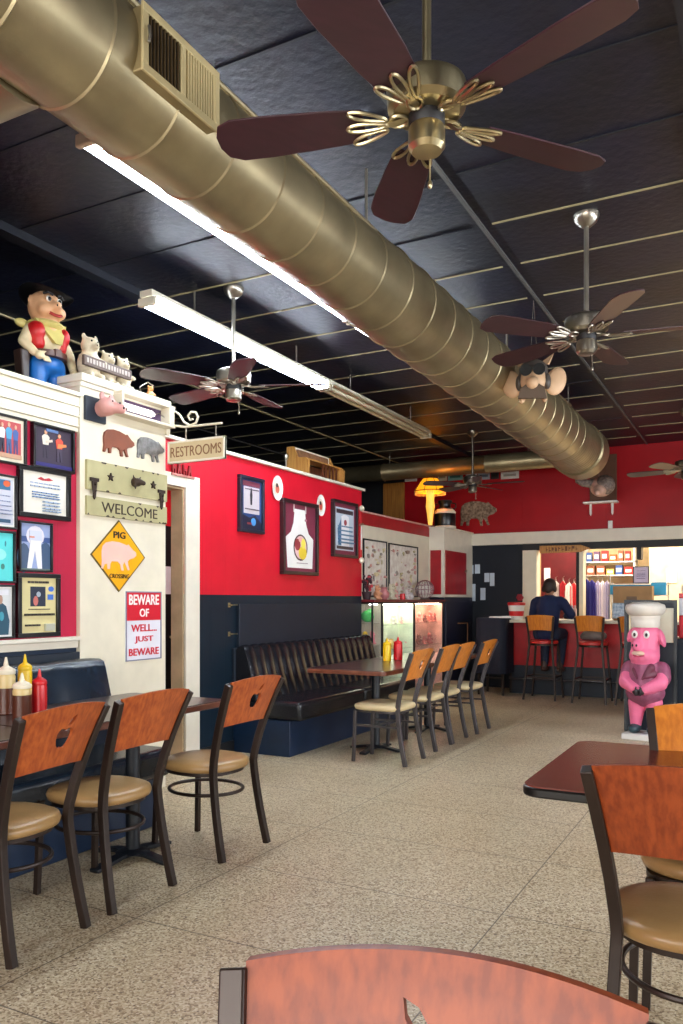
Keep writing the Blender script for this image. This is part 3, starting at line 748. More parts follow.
# ================================================================== FRAMED PICTURES
def E(cx, cz, rx, rz, n=12): return [(cx+rx*cos(2*pi*i/n), cz+rz*sin(2*pi*i/n)) for i in range(n)]
def Q(x0, x1, z0, z1): return [(x0, z0), (x1, z0), (x1, z1), (x0, z1)]
def figure(cx, cz, s, shirt, skin, leg):
    """tiny standing figure in unit picture coordinates"""
    return [(shirt, [(cx-.07*s, cz+.05*s), (cx+.07*s, cz+.05*s), (cx+.10*s, cz+.26*s), (cx+.04*s, cz+.32*s), (cx-.04*s, cz+.32*s), (cx-.10*s, cz+.26*s)]),
            (leg, [(cx-.07*s, cz-.28*s), (cx-.02*s, cz-.28*s), (cx, cz), (cx+.03*s, cz-.28*s), (cx+.08*s, cz-.28*s), (cx+.07*s, cz+.06*s), (cx-.07*s, cz+.06*s)]),
            (skin, E(cx, cz+.38*s, .04*s, .055*s, 8))]
def picture(loc, rz, w_, h_, label, group, fr, fw, base, shapes, frame_m=None, mat_c=None, mat_w=0.0, depth=0.03, name='framed_picture', cat='picture'):
    t = thing(name, label, cat, loc, rz, group)
    b = MB(); W, Hh = w_/2, h_/2
    b.box(-W, W, -depth, 0, -Hh, -Hh+fw).box(-W, W, -depth, 0, Hh-fw, Hh).box(-W, -W+fw, -depth, 0, -Hh+fw, Hh-fw).box(W-fw, W, -depth, 0, -Hh+fw, Hh-fw)
    b.build('frame', frame_m or M_blackgloss, t, bevel=0.003)
    ix, iz = W-fw, Hh-fw; yb = -depth*0.45
    if mat_w:
        MB().box(-ix, ix, yb, -0.002, -iz, iz).build('mat_board', mat_c, t); ix -= mat_w; iz -= mat_w; yb -= 0.002
    b = MB(); ms = [base]; b.box(-ix, ix, yb, yb+0.0015, -iz, iz)
    for k_, (c, pts) in enumerate(shapes):
        m_ = c if not isinstance(c, tuple) else col(c, 0.4)
        if m_ not in ms: ms.append(m_)
        b.m = ms.index(m_)
        b.prism([(-ix+2*ix*px, -iz+2*iz*pz_) for px, pz_ in pts], yb-0.0006*(k_+1), yb)
    b.build('print', ms, t)
    return t
def lines(c, x0, x1, zs_, h=0.012, gap=None):
    out = []; rr_ = random.Random(5)
    for z in zs_:
        x = x0
        while x < x1:
            wd = rr_.uniform(0.03, 0.10); out.append((c, Q(x, min(x+wd, x1), z, z+h))); x += wd+0.02
    return out
GP = 'framed pictures on the near left wall'
def lpic(u0, u1, vt, vb, label, *a, **k):
    c, w_, h_ = lw(XL, u0, u1, vt, vb); return picture(c, R(90), w_, h_, label, GP, None, *a, **k)
lpic(30, 71.5, 426.5, 471, 'framed photo of two guitar players on a dark stage', 0.016, col((48, 34, 54)), figure(.3, .5, 1.0, (230, 220, 200), (220, 160, 120), (40, 30, 50)) + [((220, 200, 180), [(.30, .60), (.48, .66), (.47, .72), (.3, .66)])] + figure(.66, .46, 1.0, (210, 70, 50), (220, 160, 120), (60, 50, 70)) + [((225, 130, 70), [(.60, .52), (.85, .60), (.84, .66), (.62, .64)]), ((90, 120, 170), Q(.3, .62, .9, .97)), ((40, 34, 110), Q(0, 1, 0, .10))], depth=0.035)
lpic(-14, 24, 415, 464, 'framed photo of people in blue before a red wall, at the left edge', 0.014, col((182, 70, 70)), figure(.80, .45, 1.1, (60, 90, 150), (220, 170, 140), (60, 60, 110)) + figure(.55, .45, 1.2, (70, 150, 190), (220, 170, 140), (50, 90, 140)) + figure(.3, .45, 1.1, (230, 230, 230), (220, 170, 140), (40, 40, 60)) + [((190, 150, 120), Q(0, 1, 0, .12))], mat_c=M_cream, mat_w=0.02)
lpic(16, 68, 468.5, 519, 'wide black frame holding a cream signed sheet with red script heading', 0.028, col((236, 230, 216)), [((190, 50, 60), [(.34, .84), (.42, .90), (.5, .86), (.6, .90), (.7, .85), (.6, .82), (.45, .81)])] + lines((150, 170, 200), .18, .84, (.72, .64), .03) + lines((120, 150, 190), .22, .8, (.50, .44, .38), .025) + lines((160, 180, 205), .45, .8, (.28, .2, .12, .06), .03))
lpic(16.5, 50, 522, 572, 'framed photo of a person in white trousers with a pale blue top', 0.012, col((150, 165, 205)), [((60, 84, 140), Q(0, 1, .60, .72)), ((226, 222, 232), E(.5, .74, .30, .22)), ((70, 90, 120), E(.12, .25, .22, .32)), ((60, 84, 116), E(.84, .28, .22, .34)), ((236, 234, 236), [(.22, 0), (.36, 0), (.48, .42), (.58, 0), (.72, 0), (.68, .66), (.34, .66)]), ((90, 110, 100), Q(0, 1, 0, .03)), ((210, 214, 232), Q(.3, .7, .64, .85)), ((216, 150, 130), Q(.3, .46, .69, .73))])
lpic(15, 57.5, 573.5, 637, 'black framed yellowed poster with a small dark band photo in its middle', 0.026, col((222, 208, 150)), [((30, 40, 60), Q(.27, .70, .48, .84)), ((200, 110, 100), E(.42, .58, .07, .09)), ((170, 180, 190), E(.5, .70, .06, .05)), ((60, 110, 200), E(.86, .80, .08, .05)), ((60, 110, 200), Q(.76, .92, .60, .70))] + lines((60, 50, 40), .2, .78, (.90,), .04) + lines((70, 60, 46), .22, .80, (.42,), .015) + lines((50, 44, 34), .1, .92, (.31,), .04) + lines((60, 50, 40), .12, .5, (.12,), .035) + [((190, 190, 170), Q(.66, .92, .03, .16))])
lpic(-18, 14.5, 474, 528.5, 'framed sheet with blue and orange picture above pale text, at the left edge', 0.012, col((206, 208, 220)), [((50, 110, 150), Q(.3, .9, .76, .98)), ((214, 96, 50), E(.75, .9, .15, .07)), ((40, 80, 110), Q(.3, .9, .04, .12))] + lines((150, 160, 190), .3, .88, (.62, .5, .4, .3, .22), .02), mat_c=M_white, mat_w=0.012)
lpic(-18, 13, 530.5, 583, 'framed turquoise picture at the left edge of the wall', 0.012, col((90, 216, 216)), [((40, 120, 130), E(.72, .78, .03, .06)), ((60, 130, 120), E(.62, .3, .07, .06)), ((150, 232, 226), E(.5, .55, .25, .12))])
lpic(-18, 12, 584.5, 639, 'lowest left framed portrait of a dark teal figure', 0.012, col((214, 216, 214)), [((20, 74, 96), [(.1, 0), (.9, 0), (.95, .3), (.8, .62), (.55, .72), (.3, .62), (.15, .3)]), ((180, 140, 120), E(.56, .76, .09, .10)), ((226, 226, 230), Q(.3, .9, .86, .98)), ((60, 150, 170), E(.6, .4, .1, .1))], mat_c=M_white, mat_w=0.01)

# restroom wall frames
GR = 'framed pictures on the red restroom wall'
c, w_, h_ = lw(XR, 237, 261.5, 477, 533)
picture(c, R(90), w_, h_, 'tall narrow framed band poster nearest the restroom door', GR, None, 0.03, col((34, 60, 110)), [((190, 180, 184), Q(.14, .9, .32, .86)), ((30, 30, 40), [(.46, .5), (.54, .5), (.56, .7), (.52, .84), (.48, .84), (.44, .7)]), ((110, 50, 66), Q(.1, .92, .87, .97)), ((20, 26, 50), [(0, 0), (1, 0), (1, .14), (.7, .3), (.4, .24), (0, .3)]), ((70, 140, 200), E(.6, .16, .12, .08)), ((150, 60, 60), Q(.3, .5, .1, .14))] + lines((90, 80, 90), .2, .84, (.8, .4), .02), col((28, 32, 48), 0.35), depth=0.04)
c, w_, h_ = lw(XR, 279.5, 315, 501.5, 575)
maroon = col((118, 40, 62), 0.6)
picture(c, R(90), w_, h_, 'largest frame on the red wall, a white apron with a pig badge on maroon cloth', GR, None, 0.035, maroon, [(M_white, [(.12, .05), (.90, .05), (.93, .50), (.78, .58), (.70, .72), (.66, .93), (.34, .93), (.30, .72), (.22, .58), (.07, .50)]), ((214, 205, 200), Q(.30, .33, .88, 1.0)), ((214, 205, 200), Q(.67, .70, .88, 1.0)), ((70, 40, 40), E(.52, .36, .22, .20, 20)), ((228, 190, 190), E(.52, .36, .19, .175, 20)), ((238, 208, 60), E(.58, .28, .13, .10)), ((150, 50, 60), E(.42, .40, .09, .09)), ((244, 226, 90), E(.60, .42, .07, .08)), ((230, 170, 160), E(.50, .48, .05, .04)), ((150, 130, 130), Q(.40, .74, .12, .13)), ((170, 120, 130), E(.68, .78, .03, .02))], col((40, 22, 26), 0.35), depth=0.05)
c, w_, h_ = lw(XR, 330.5, 355, 501.5, 557.5)
picture(c, R(90), w_, h_, 'framed signed jersey sheet on maroon mat at the far end of the red wall', GR, None, 0.03, col((196, 210, 222)), [((60, 50, 60), Q(.04, .96, .86, .96)), ((60, 110, 150), [(.1, .5), (.3, .75), (.3, .12), (.14, .12)]), ((240, 240, 244), [(.3, .1), (.74, .1), (.72, .8), (.58, .84), (.44, .84), (.3, .8)]), ((150, 50, 60), E(.52, .66, .08, .07)), ((50, 40, 44), Q(.05, .95, .03, .10))] + lines((90, 130, 160), .12, .9, (.55, .45, .35, .25, .17), .03), col((34, 24, 28), 0.35), maroon, 0.045, depth=0.045)
def plate(u, v, r, label, c2):
    p = onx(u, v, XR)
    t = thing('wall_plate', label, 'plate', p, R(90), 'oval plates on the red restroom wall')
    o = MB().lathe([(0.0, -0.004), (r*.62, -0.006), (r*.74, -0.014), (r, -0.022), (r*1.0, -0.018), (r*.7, -0.002), (0, 0.0)][::-1], (0, 0, 0), 28, 'Y'); 
    o.v = [(x*0.86, y if y < 0 else -y, z*1.12) for x, y, z in o.v]
    o.build('dish', M_white, t, smooth=True)
    b = MB(); b.prism(E(0, 0, r*.55, r*.68, 20), -0.016, -0.014); b.m = 1; b.prism(E(.0, -.1*r, r*.32, r*.4, 14), -0.018, -0.016); b.m = 2; b.prism(E(-.1*r, .22*r, r*.2, r*.2, 10), -0.020, -0.018)
    b.build('motif', [M_cream, c2, col((60, 40, 36))], t)
plate(276, 488, 0.105, 'white oval plate left of and above the apron frame', col((190, 90, 70)))
plate(319.5, 505.5, 0.10, 'white oval plate right of and above the apron frame', col((200, 80, 60)))
# narrow ornament at the wall end
c, w_, h_ = lw(XR, 356, 361.5, 506, 563)
t = thing('wall_ornament', 'narrow red and white wooden ornament at the end of the red wall', 'ornament', c, R(90))
MB().box(-0.03, 0.03, -0.03, 0, -h_/2+0.03, h_/2-0.03).build('board', col((200, 30, 40)), t, bevel=0.004)
for z in (-h_/2+0.03, h_/2-0.03): MB().ell((0, -0.035, z), (0.045, 0.03, 0.035)).build('rosette', M_cream, t, smooth=True)
MB().box(-0.012, 0.012, -0.036, -0.03, -h_/2+0.15, h_/2-0.2).build('tube', M_white, t, bevel=0.003)
MB().bar([(-0.05, -0.035, 0.10), (0, -0.04, 0.12), (0.05, -0.035, 0.12)], 0.012, 0.02, (0, 1, 0)).build('peg', M_brass, t)
# red wooden word board beside the sign
c, w_, h_ = lw(XR, 169, 192, 464, 477)
t = thing('word_board', 'small red wooden cut-out lettering on a ledge above the restroom door', 'sign', c, R(90))
mred = col((150, 30, 34))
MB().box(-0.14, 0.14, -0.03, 0, -0.055, -0.035).build('ledge', col((176, 110, 96)), t, bevel=0.003)
for i, x in enumerate((-0.10, -0.035, 0.03, 0.095)):
    b = MB(); b.prism([(x-.026, -.035), (x-.012, -.035), (x, .0), (x+.012, -.035), (x+.026, -.035), (x+.01, .05), (x-.01, .05)] if i % 2 else Q(x-.02, x-.006, -.035, .05), -0.02, -0.005)
    if not i % 2: b.prism(Q(x-.006, x+.022, .0, .02), -0.02, -0.005).prism(Q(x+.008, x+.022, -.035, .0), -0.02, -0.005)
    b.build('letter', mred, t)
# ================================================================== PILLAR DECORATIONS
PIG = [(-.50, .10), (-.47, .22), (-.38, .30), (-.2, .34), (.0, .33), (.15, .29), (.22, .27), (.26, .30), (.31, .25), (.40, .17), (.49, .12), (.50, .04), (.46, .02), (.42, -.02), (.30, -.05), (.24, -.10), (.26, -.20), (.30, -.30), (.24, -.31), (.20, -.22), (.14, -.12), (.10, -.20), (.12, -.32), (.05, -.32), (.02, -.18), (-.05, -.12), (-.22, -.12), (-.26, -.18), (-.27, -.30), (-.34, -.30), (-.35, -.18), (-.42, -.20), (-.46, -.30), (-.51, -.29), (-.49, -.12), (-.50, -.02)]
def pigcut(name, X, u0, u1, vt, vb, m, label, parent=None, flip=False):
    c, w_, h_ = lw(X, u0, u1, vt, vb)
    s = -1 if flip else 1
    pts = [(s*x*w_, (z-0.01)/0.66*h_) for x, z in PIG]
    o = MB().prism(pts, -0.016, 0).build(name, m, None, bevel=0.003)
    o.location = c; o.rotation_euler.z = R(90)
    return o
tag(pigcut('pig_cutout', XP, 102.5, 133, 431, 456, mat('rust_brown', (134, 70, 44), 0.5, var=.1), ''), 'rust brown pig silhouette on the white pillar', 'pig silhouette')
tag(pigcut('pig_cutout', XP, 136.5, 163, 438.5, 461.5, mat('zinc', (150, 150, 152), 0.35, metal=0.7, var=.15, scale=30), ''), 'galvanised metal pig silhouette on the white pillar', 'pig silhouette')
M_sage = mat('sage_paint', (176, 168, 124), 0.55, var=.04, scale=10)
M_rust = mat('dark_iron', (58, 44, 36), 0.5, metal=0.4)
def chips(b, W, Hh, y, n_, seed):
    r_ = random.Random(seed)
    for i in range(n_):
        x = r_.uniform(-W, W*0.96); s_ = r_.choice((-1, 1)); z = s_*Hh; l_ = r_.uniform(.01, .04)
        b.prism([(x, z), (x+l_, z), (x+l_*.6, z-s_*.012), (x+l_*.2, z-s_*.008)], y-0.001, y)
c, w_, h_ = lw(XP, 85, 165, 467.5, 495.5)
t = thing('star_plank', 'sage green plank with two stars and an iron pig-head hook on the pillar', 'wall plank', c, R(90)); W, Hh = w_/2, h_/2
b = MB().box(-W, W, -0.02, 0, -Hh, Hh); b.m = 1; chips(b, W, Hh, -0.021, 12, 2); b.build('plank', [M_sage, M_rust], t)
for x in (-W*0.48, W*0.60):
    MB().prism([(x+(0.028 if i % 2 == 0 else 0.0115)*sin(pi*i/5), 0.005+(0.028 if i % 2 == 0 else 0.0115)*cos(pi*i/5)) for i in range(10)], -0.032, -0.02).build('star', M_rust, t)
hk = blob('boar_head_hook', [('e', (0.04, -0.05, 0), (0.032, 0.035, 0.03)), ('c', (0.04, -0.07, 0.0), (0.045, -0.10, -0.01), 0.022, 0.016), ('c', (0.015, -0.045, 0.02), (0.0, -0.05, 0.045), 0.010, 0.004), ('c', (0.06, -0.045, 0.02), (0.075, -0.05, 0.04), 0.010, 0.004), ('c', (0.04, -0.02, 0), (0.04, -0.04, 0), 0.03, 0.03), ('c', (0.02, -0.05, -0.02), (0.01, -0.06, -0.045), 0.010, 0.007)], M_rust, t, 0.005)
for x in (-W*0.86, W*0.82):
    o = thing('iron_bracket', 'dark iron bracket joining the star plank to the welcome plank, %s side' % ('left' if x < 0 else 'right'), 'bracket', (c.x+0.021, c.y+x, c.z-0.04), R(90), 'iron brackets on the pillar')
    MB().box(-0.035, 0.035, -0.012, 0.0, 0.0, 0.022).build('crossbar', M_rust, o)
    MB().prism([(-.02, 0.0), (.02, 0.0), (.009, -.10), (0, -.115), (-.009, -.10)], -0.012, 0.0).build('strap', M_rust, o, bevel=0.002)
    MB().cyl((0, -0.012, -0.02), (0, -0.024, -0.02), 0.007, n=8).cyl((0, -0.012, -0.06), (0, -0.022, -0.06), 0.006, n=8).build('bolt', M_rust, o)
c, w_, h_ = lw(XP, 85, 165, 501.5, 519.5)
t = thing('welcome_sign', 'worn sage plank reading WELCOME on the pillar', 'sign', c, R(90)); W, Hh = w_/2, h_/2
b = MB().box(-W, W, -0.018, 0, -Hh, Hh); b.m = 1; chips(b, W, Hh, -0.019, 14, 5); b.build('plank', [M_sage, M_rust], t)
text('WELCOME', w_*0.70, h_*0.56, M_rust, t, (0.01, -0.019, 0))
# PIG CROSSING diamond
c, w_, h_ = lw(XP, 90, 144.5, 520, 592)
t = thing('pig_crossing_sign', 'yellow diamond sign reading PIG CROSSING with a pink pig', 'sign', c, R(90)); W, Hh = w_/2, h_/2
MB().prism([(-W, 0), (0, -Hh), (W, 0), (0, Hh)], -0.006, 0).build('border', col((96, 76, 24)), t)
MB().prism([(-W*.95, 0), (0, -Hh*.95), (W*.95, 0), (0, Hh*.95)], -0.008, -0.006).build('panel', col((240, 170, 12), 0.35), t)
pk = MB().prism([(x*w_*0.64, z*h_*0.60-0.003) for x, z in PIG], -0.010, -0.008).build('pig_figure', col((240, 190, 176)), t)
text('PIG', w_*0.22, h_*0.095, M_black, t, (0, -0.010, Hh*0.58), bold=0.02)
text('CROSSING', w_*0.36, h_*0.06, M_black, t, (0, -0.010, -Hh*0.56))
# BEWARE
c, w_, h_ = lw(XP, 125, 160.5, 591.5, 660)
t = thing('beware_sign', 'red and white metal sign reading BEWARE OF WELL... JUST BEWARE', 'sign', c, R(90)); W, Hh = w_/2, h_/2
MB().box(-W, W, -0.006, 0, -Hh, Hh).build('panel', col((222, 222, 230), 0.4), t)
b = MB(); f_ = 0.008; b.box(-W, W, -0.010, -0.006, -Hh, -Hh+f_).box(-W, W, -0.010, -0.006, Hh-f_, Hh).box(-W, -W+f_, -0.010, -0.006, -Hh+f_, Hh-f_).box(W-f_, W, -0.010, -0.006, -Hh+f_, Hh-f_); b.build('rim', col((120, 120, 140)), t)
MB().box(-W+f_, W-f_, -0.008, -0.006, Hh*0.16, Hh-f_).build('red_field', col((206, 22, 44), 0.4), t)
rd = col((206, 22, 44), 0.4)
text('BEWARE', w_*0.84, h_*0.15, M_white, t, (0, -0.0095, Hh*0.76), bold=0.02); text('OF', w_*0.26, h_*0.12, M_white, t, (0, -0.0095, Hh*0.38), bold=0.02)
text('WELL...', w_*0.72, h_*0.105, rd, t, (0, -0.0085, -Hh*0.06), bold=0.015); text('JUST', w_*0.52, h_*0.105, rd, t, (0, -0.0085, -Hh*0.40), bold=0.015); text('BEWARE', w_*0.84, h_*0.105, rd, t, (0, -0.0085, -Hh*0.75), bold=0.015)
# pig head on a dark plaque
c, w_, h_ = lw(XP, 83.5, 104, 398, 422)
t = thing('pig_head_plaque', 'pink pig head mounted on a small navy plaque high on the pillar', 'wall ornament', c, R(90))
MB().box(-w_/2, w_/2, -0.02, 0, -h_/2, h_/2).build('plaque', M_navy, t, bevel=0.003)
pinkd = mat('dusty_pink', (208, 150, 142), 0.5, var=.06)
blob('pig_head', [('e', (0.035, -0.08, 0.02), (0.062, 0.07, 0.058)), ('c', (0.05, -0.13, 0.01), (0.065, -0.17, 0.0), 0.036, 0.030), ('e', (0.0, -0.07, 0.08), (0.025, 0.012, 0.03)), ('e', (0.08, -0.07, 0.08), (0.025, 0.012, 0.03)), ('c', (0.035, -0.02, 0.01), (0.035, -0.05, 0.01), 0.05, 0.05)], pinkd, t, 0.006)
b = MB(); 
for x in (0.055, 0.082): b.ell((x, -0.199, 0.002), (0.006, 0.006, 0.008), 8, 6)
for x in (0.018, 0.08): b.ell((x, -0.143, 0.045), 0.006, 8, 6)
b.build('features', M_black, t)
# showcase lamp
c, w_, h_ = lw(XP, 114, 160, 402, 419)
t = thing('lamp_box', 'cream shadow box with a white tube lamp under the pillar cornice', 'light', c, R(90)); W, Hh = w_/2, h_/2
b = MB(); f_ = 0.018; b.box(-W-.02, W+.06, -0.09, 0, -Hh-f_, -Hh).box(-W-.02, W+.06, -0.09, 0, Hh, Hh+f_).box(-W-.02, -W, -0.09, 0, -Hh, Hh).box(W, W+.05, -0.09, 0, -Hh, Hh); b.build('box_frame', M_cream, t, bevel=0.003)
MB().box(-W, W, -0.008, 0, -Hh, Hh).build('purple_backing', col((84, 62, 96)), t)
MB().cyl((-W*0.96, -0.05, -0.012), (W*0.35, -0.05, -0.012), 0.022, n=14).cyl((W*0.35, -0.05, -0.012), (W*0.45, -0.05, -0.012), 0.014, n=14).build('tube', mat('soft_tube', (250, 244, 236), 0.4, emit=1.2), t, smooth=True)
MB().tube([(W*.45, -.05, -.012), (W*.7, -.05, .01), (W*.95, -.05, -.01)], 0.003, 6).build('wire', M_steel, t)
# scroll bracket and RESTROOMS sign
t = thing('scroll_bracket', 'cream scrolled iron bracket sticking out from the pillar', 'bracket', (XP, 4.43, 0), 0)
p0 = ony(170, 432, 4.43); p1 = ony(201, 421, 4.43); b = MB()
zb = onx(170, 428, XP).z; sc_ = 0.007*1.0
def PX(u, v): q = ony(u, v, 4.43); return (q.x-XP, 0, q.z)
spiral = [PX(170, 424), PX(171, 415), PX(175, 411.5), PX(180, 415), PX(184, 422), PX(190, 425.5), PX(196, 423), PX(198, 417), PX(196, 412.5), PX(191, 412), PX(188, 416), PX(190, 420), PX(193, 419)]
b.tube(spiral, 0.008, 8); b.build('scroll', M_cream, t, smooth=True)
MB().tube([PX(169, 425), PX(185, 427), PX(222, 423)], 0.008, 8).build('arm', M_cream, t, smooth=True)
MB().box(0, 0.02, -0.02, 0.018, zb-0.06, zb+0.10).build('mount', M_cream, t, bevel=0.003)
q0 = ony(168.5, 454, 4.43); q1 = ony(225.5, 446.5, 4.43)
zc = (q0.z+q1.z)/2; hh = 0.078
t = thing('restrooms_sign', 'white framed hanging wooden sign reading RESTROOMS', 'sign', ((q0.x+q1.x)/2, 4.43, zc), 0); W = (q1.x-q0.x)/2
MB().box(-W, W, -0.008, 0.008, -hh, hh).build('panel', col((206, 186, 146)), t)
b = MB(); f_ = 0.014; b.box(-W, W, -0.012, 0.012, -hh, -hh+f_).box(-W, W, -0.012, 0.012, hh-f_, hh).box(-W, -W+f_, -0.012, 0.012, -hh, hh).box(W-f_, W, -0.012, 0.012, -hh, hh); b.build('frame', M_trim, t, bevel=0.002)
text('RESTROOMS', W*1.78, hh*0.92, col((128, 88, 56)), t, (0, -0.010, 0))
for u in (186, 216):
    a = PX(u, 425); MB().cyl((a[0]+XP-t.location.x, 0, hh), (a[0]+XP-t.location.x, 0, a[2]-zc), 0.004, n=6).build('chain', M_steel, t)

# ================================================================== FIGURINES ON THE LEDGES
M_skin = mat('statue_peach', (232, 176, 130), 0.4, var=.05)
def cowboy():
    base = onx(45, 384, -4.02); s = 0.70
    t = thing('cowboy_pig_statue', 'painted cowboy pig statue in black hat, yellow bandana and blue jeans on the left ledge', 'statue', (-4.02, base.y, 2.60), R(82))
    P_ = lambda *a: tuple(x*s for x in a)
    blob('body', [('e', P_(0, 0, .80), (.155*s, .145*s, .155*s)), ('e', P_(-.07, -.10, .75), (.07*s, .07*s, .06*s)), ('e', P_(.07, -.10, .75), (.07*s, .07*s, .06*s)), ('e', P_(0, -.16, .785), (.05*s, .075*s, .045*s)), ('c', P_(0, 0, .66), P_(0, 0, .5), .12*s, .15*s), ('e', P_(-.14, .0, .83), (.035*s, .02*s, .06*s)), ('e', P_(.14, .0, .83), (.035*s, .02*s, .06*s))], M_skin, t, 0.011)
    blob('shirt', [('e', P_(0, 0, .50), (.175*s, .15*s, .15*s)), ('c', P_(-.15, 0, .58), P_(-.24, -.04, .44), .055*s, .05*s), ('c', P_(-.24, -.04, .44), P_(-.18, -.12, .34), .05*s, .04*s), ('c', P_(.15, 0, .58), P_(.24, -.02, .42), .055*s, .05*s), ('c', P_(.24, -.02, .42), P_(.24, -.08, .28), .05*s, .04*s)], mat('statue_cream', (226, 208, 166), 0.45), t, 0.011)
    blob('hand', [('e', P_(-.155, -.15, .32), (.045*s, .04*s, .04*s))] + [('c', P_(-.14+.02*i, -.17, .31), P_(-.13+.02*i, -.19, .27), .012*s, .010*s) for i in range(4)] + [('c', P_(-.16, -.17, .34), P_(-.12, -.19, .35), .012*s, .01*s)], MATS['statue_cream'], t, 0.006, 3)
    blob('hand', [('e', P_(.24, -.10, .24), (.045*s, .04*s, .045*s))] + [('c', P_(.22+.018*i, -.11, .22), P_(.22+.018*i, -.13, .17), .012*s, .010*s) for i in range(4)] + [('c', P_(.21, -.12, .24), P_(.18, -.14, .22), .012*s, .01*s)], MATS['statue_cream'], t, 0.006, 3)
    for q in (-1, 1): blob('vest_panel', [('e', P_(q*.125, -.045, .55), (.078*s, .11*s, .10*s)), ('e', P_(q*.11, -.05, .45), (.06*s, .09*s, .07*s))], mat('statue_red', (196, 26, 30), 0.4), t, 0.011)
    blob('jeans', [('e', P_(0, -.01, .28), (.18*s, .155*s, .11*s)), ('c', P_(-.09, -.02, .26), P_(-.10, -.03, .10), .095*s, .085*s), ('c', P_(.09, -.02, .26), P_(.10, -.03, .10), .095*s, .085*s)], mat('statue_blue', (22, 108, 190), 0.35, var=.1), t, 0.011)
    for q in (-1, 1): blob('boot', [('e', P_(q*.11, -.05, .05), (.075*s, .12*s, .05*s)), ('e', P_(q*.12, -.15, .045), (.06*s, .07*s, .045*s)), ('c', P_(q*.10, -.02, .05), P_(q*.10, -.02, .12), .06*s, .06*s)], MATS['statue_cream'], t, 0.01)
    MB().lathe([(.165*s, .33*s), (.185*s, .335*s), (.185*s, .385*s), (.165*s, .39*s)], (0, -.005, 0), 24).box(-.03*s, .03*s, -.205*s, -.17*s, .33*s, .395*s).build('belt', col((82, 46, 30), 0.4), t, smooth=True)
    MB().prism([(-.30*s, .36*s), (-.20*s, .36*s), (-.21*s, .10*s), (-.27*s, .08*s)], -.09*s, .03*s).build('holster', col((50, 34, 28), 0.4), t, bevel=0.01)
    b = MB(); n = 28
    b.ell(P_(0, 0, .635), (.17*s, .16*s, .06*s), 24, 10).add([P_(-.16, -.09, .66), P_(.16, -.09, .66), P_(.04, -.20, .44), P_(-.02, -.20, .44), P_(-.14, -.03, .62), P_(.14, -.03, .62), P_(.04, -.13, .46), P_(-.02, -.13, .46)], [(0, 3, 2, 1), (4, 5, 6, 7), (0, 1, 5, 4), (1, 2, 6, 5), (2, 3, 7, 6), (3, 0, 4, 7)])
    b.ell(P_(-.21, .03, .62), (.07*s, .03*s, .04*s)); b.build('bandana', mat('statue_yellow', (206, 190, 112), 0.5), t, smooth=True)
    b = MB(); b.lathe([(0.0, 0.10), (0.07, 0.115), (.10, 0.10), (.125, .03), (.13, 0.0), (.20, -.006), (.245, .02), (.24, .03), (.20, .006), (.12, 0.01)], (0, 0, 0), 32)
    b.v = [((x)*s*1.0, (y)*s*.95-.0*s, (z + abs(x)**2*1.0)*s+.905*s) for x, y, z in b.v]; h = b.build('hat', M_blackgloss, t, smooth=True, angle=60); h.rotation_euler = (R(-6), R(5), 0)
    b = MB(); 
    for q in (-1, 1): b.ell(P_(q*.055, -.137, .845), (.024*s, .014*s, .026*s), 12, 8)
    b.build('eye', M_white, t, smooth=True)
    b = MB()
    for q in (-1, 1):
        b.ell(P_(q*.052, -.149, .842), (.017*s, .008*s, .020*s), 10, 8); b.ell(P_(q*.02, -.217, .78), (.008*s, .006*s, .010*s), 8, 6)
        b.tube([P_(q*.02, -.15, .885), P_(q*.06, -.145, .90), P_(q*.10, -.12, .885)], .011*s, 8)
    b.build('pupil_and_brow', M_black, t, smooth=True)
    MB().tube([P_(-.06, -.160, .715), P_(-.02, -.178, .70), (.02*s, -.178*s, .70*s), P_(.06, -.160, .715)], .014*s, 8).build('mouth', mat('statue_mouth', (170, 40, 34), 0.4), t, smooth=True)
cowboy()
# three little cream pigs carrying a plank
M_ivory = mat('ivory', (214, 198, 168), 0.5, var=.10, scale=25)
def small_pig(name, loc, s, rz, m, label, cat, group):
    t = thing(name, label, cat, loc, rz, group)
    P_ = lambda *a: tuple(x*s for x in a)
    blob('body', [('e', P_(0, 0, .36), (.27*s, .25*s, .34*s)), ('e', P_(0, -.04, .78), (.21*s, .2*s, .2*s)), ('c', P_(0, -.2, .74), P_(0, -.28, .73), .08*s, .075*s), ('c', P_(-.22, -.05, .5), P_(-.24, -.25, .40), .075*s, .06*s), ('c', P_(.22, -.05, .5), P_(.24, -.25, .40), .075*s, .06*s), ('c', P_(-.13, -.12, .1), P_(-.14, -.28, .07), .11*s, .08*s), ('c', P_(.13, -.12, .1), P_(.14, -.28, .07), .11*s, .08*s), ('e', P_(-.15, -.02, .97), (.06*s, .04*s, .09*s)), ('e', P_(.15, -.02, .97), (.06*s, .04*s, .09*s))], m, t, 0.03*s+0.001, 3)
    b = MB()
    for q in (-1, 1): b.ell(P_(q*.08, -.22, .85), .022*s, 8, 6).ell(P_(q*.03, -.352, .73), .014*s, 6, 4)
    b.build('eye', M_black, t)
    return t
xs_ = -3.85
for (u, v, lab) in ((89, 365, 'left'), (107, 375, 'middle'), (122, 383, 'right')):
    p = onx(u, v, xs_)
    small_pig('pig_figurine', (xs_, p.y, pz), 0.29 if lab == 'left' else 0.23, R(80), M_ivory, lab + ' one of the three cream pig figurines on top of the pillar', 'figurine', 'cream pig figurines on the pillar')
a, b_ = onx(83, 351, XP-0.02), onx(130.5, 372.5, XP-0.02)
t = thing('carved_plank', 'dark carved plank sign held by the three cream pig figurines', 'sign', (XP-0.02, (a.y+b_.y)/2, pz+0.10), R(90)); W = (b_.y-a.y)/2
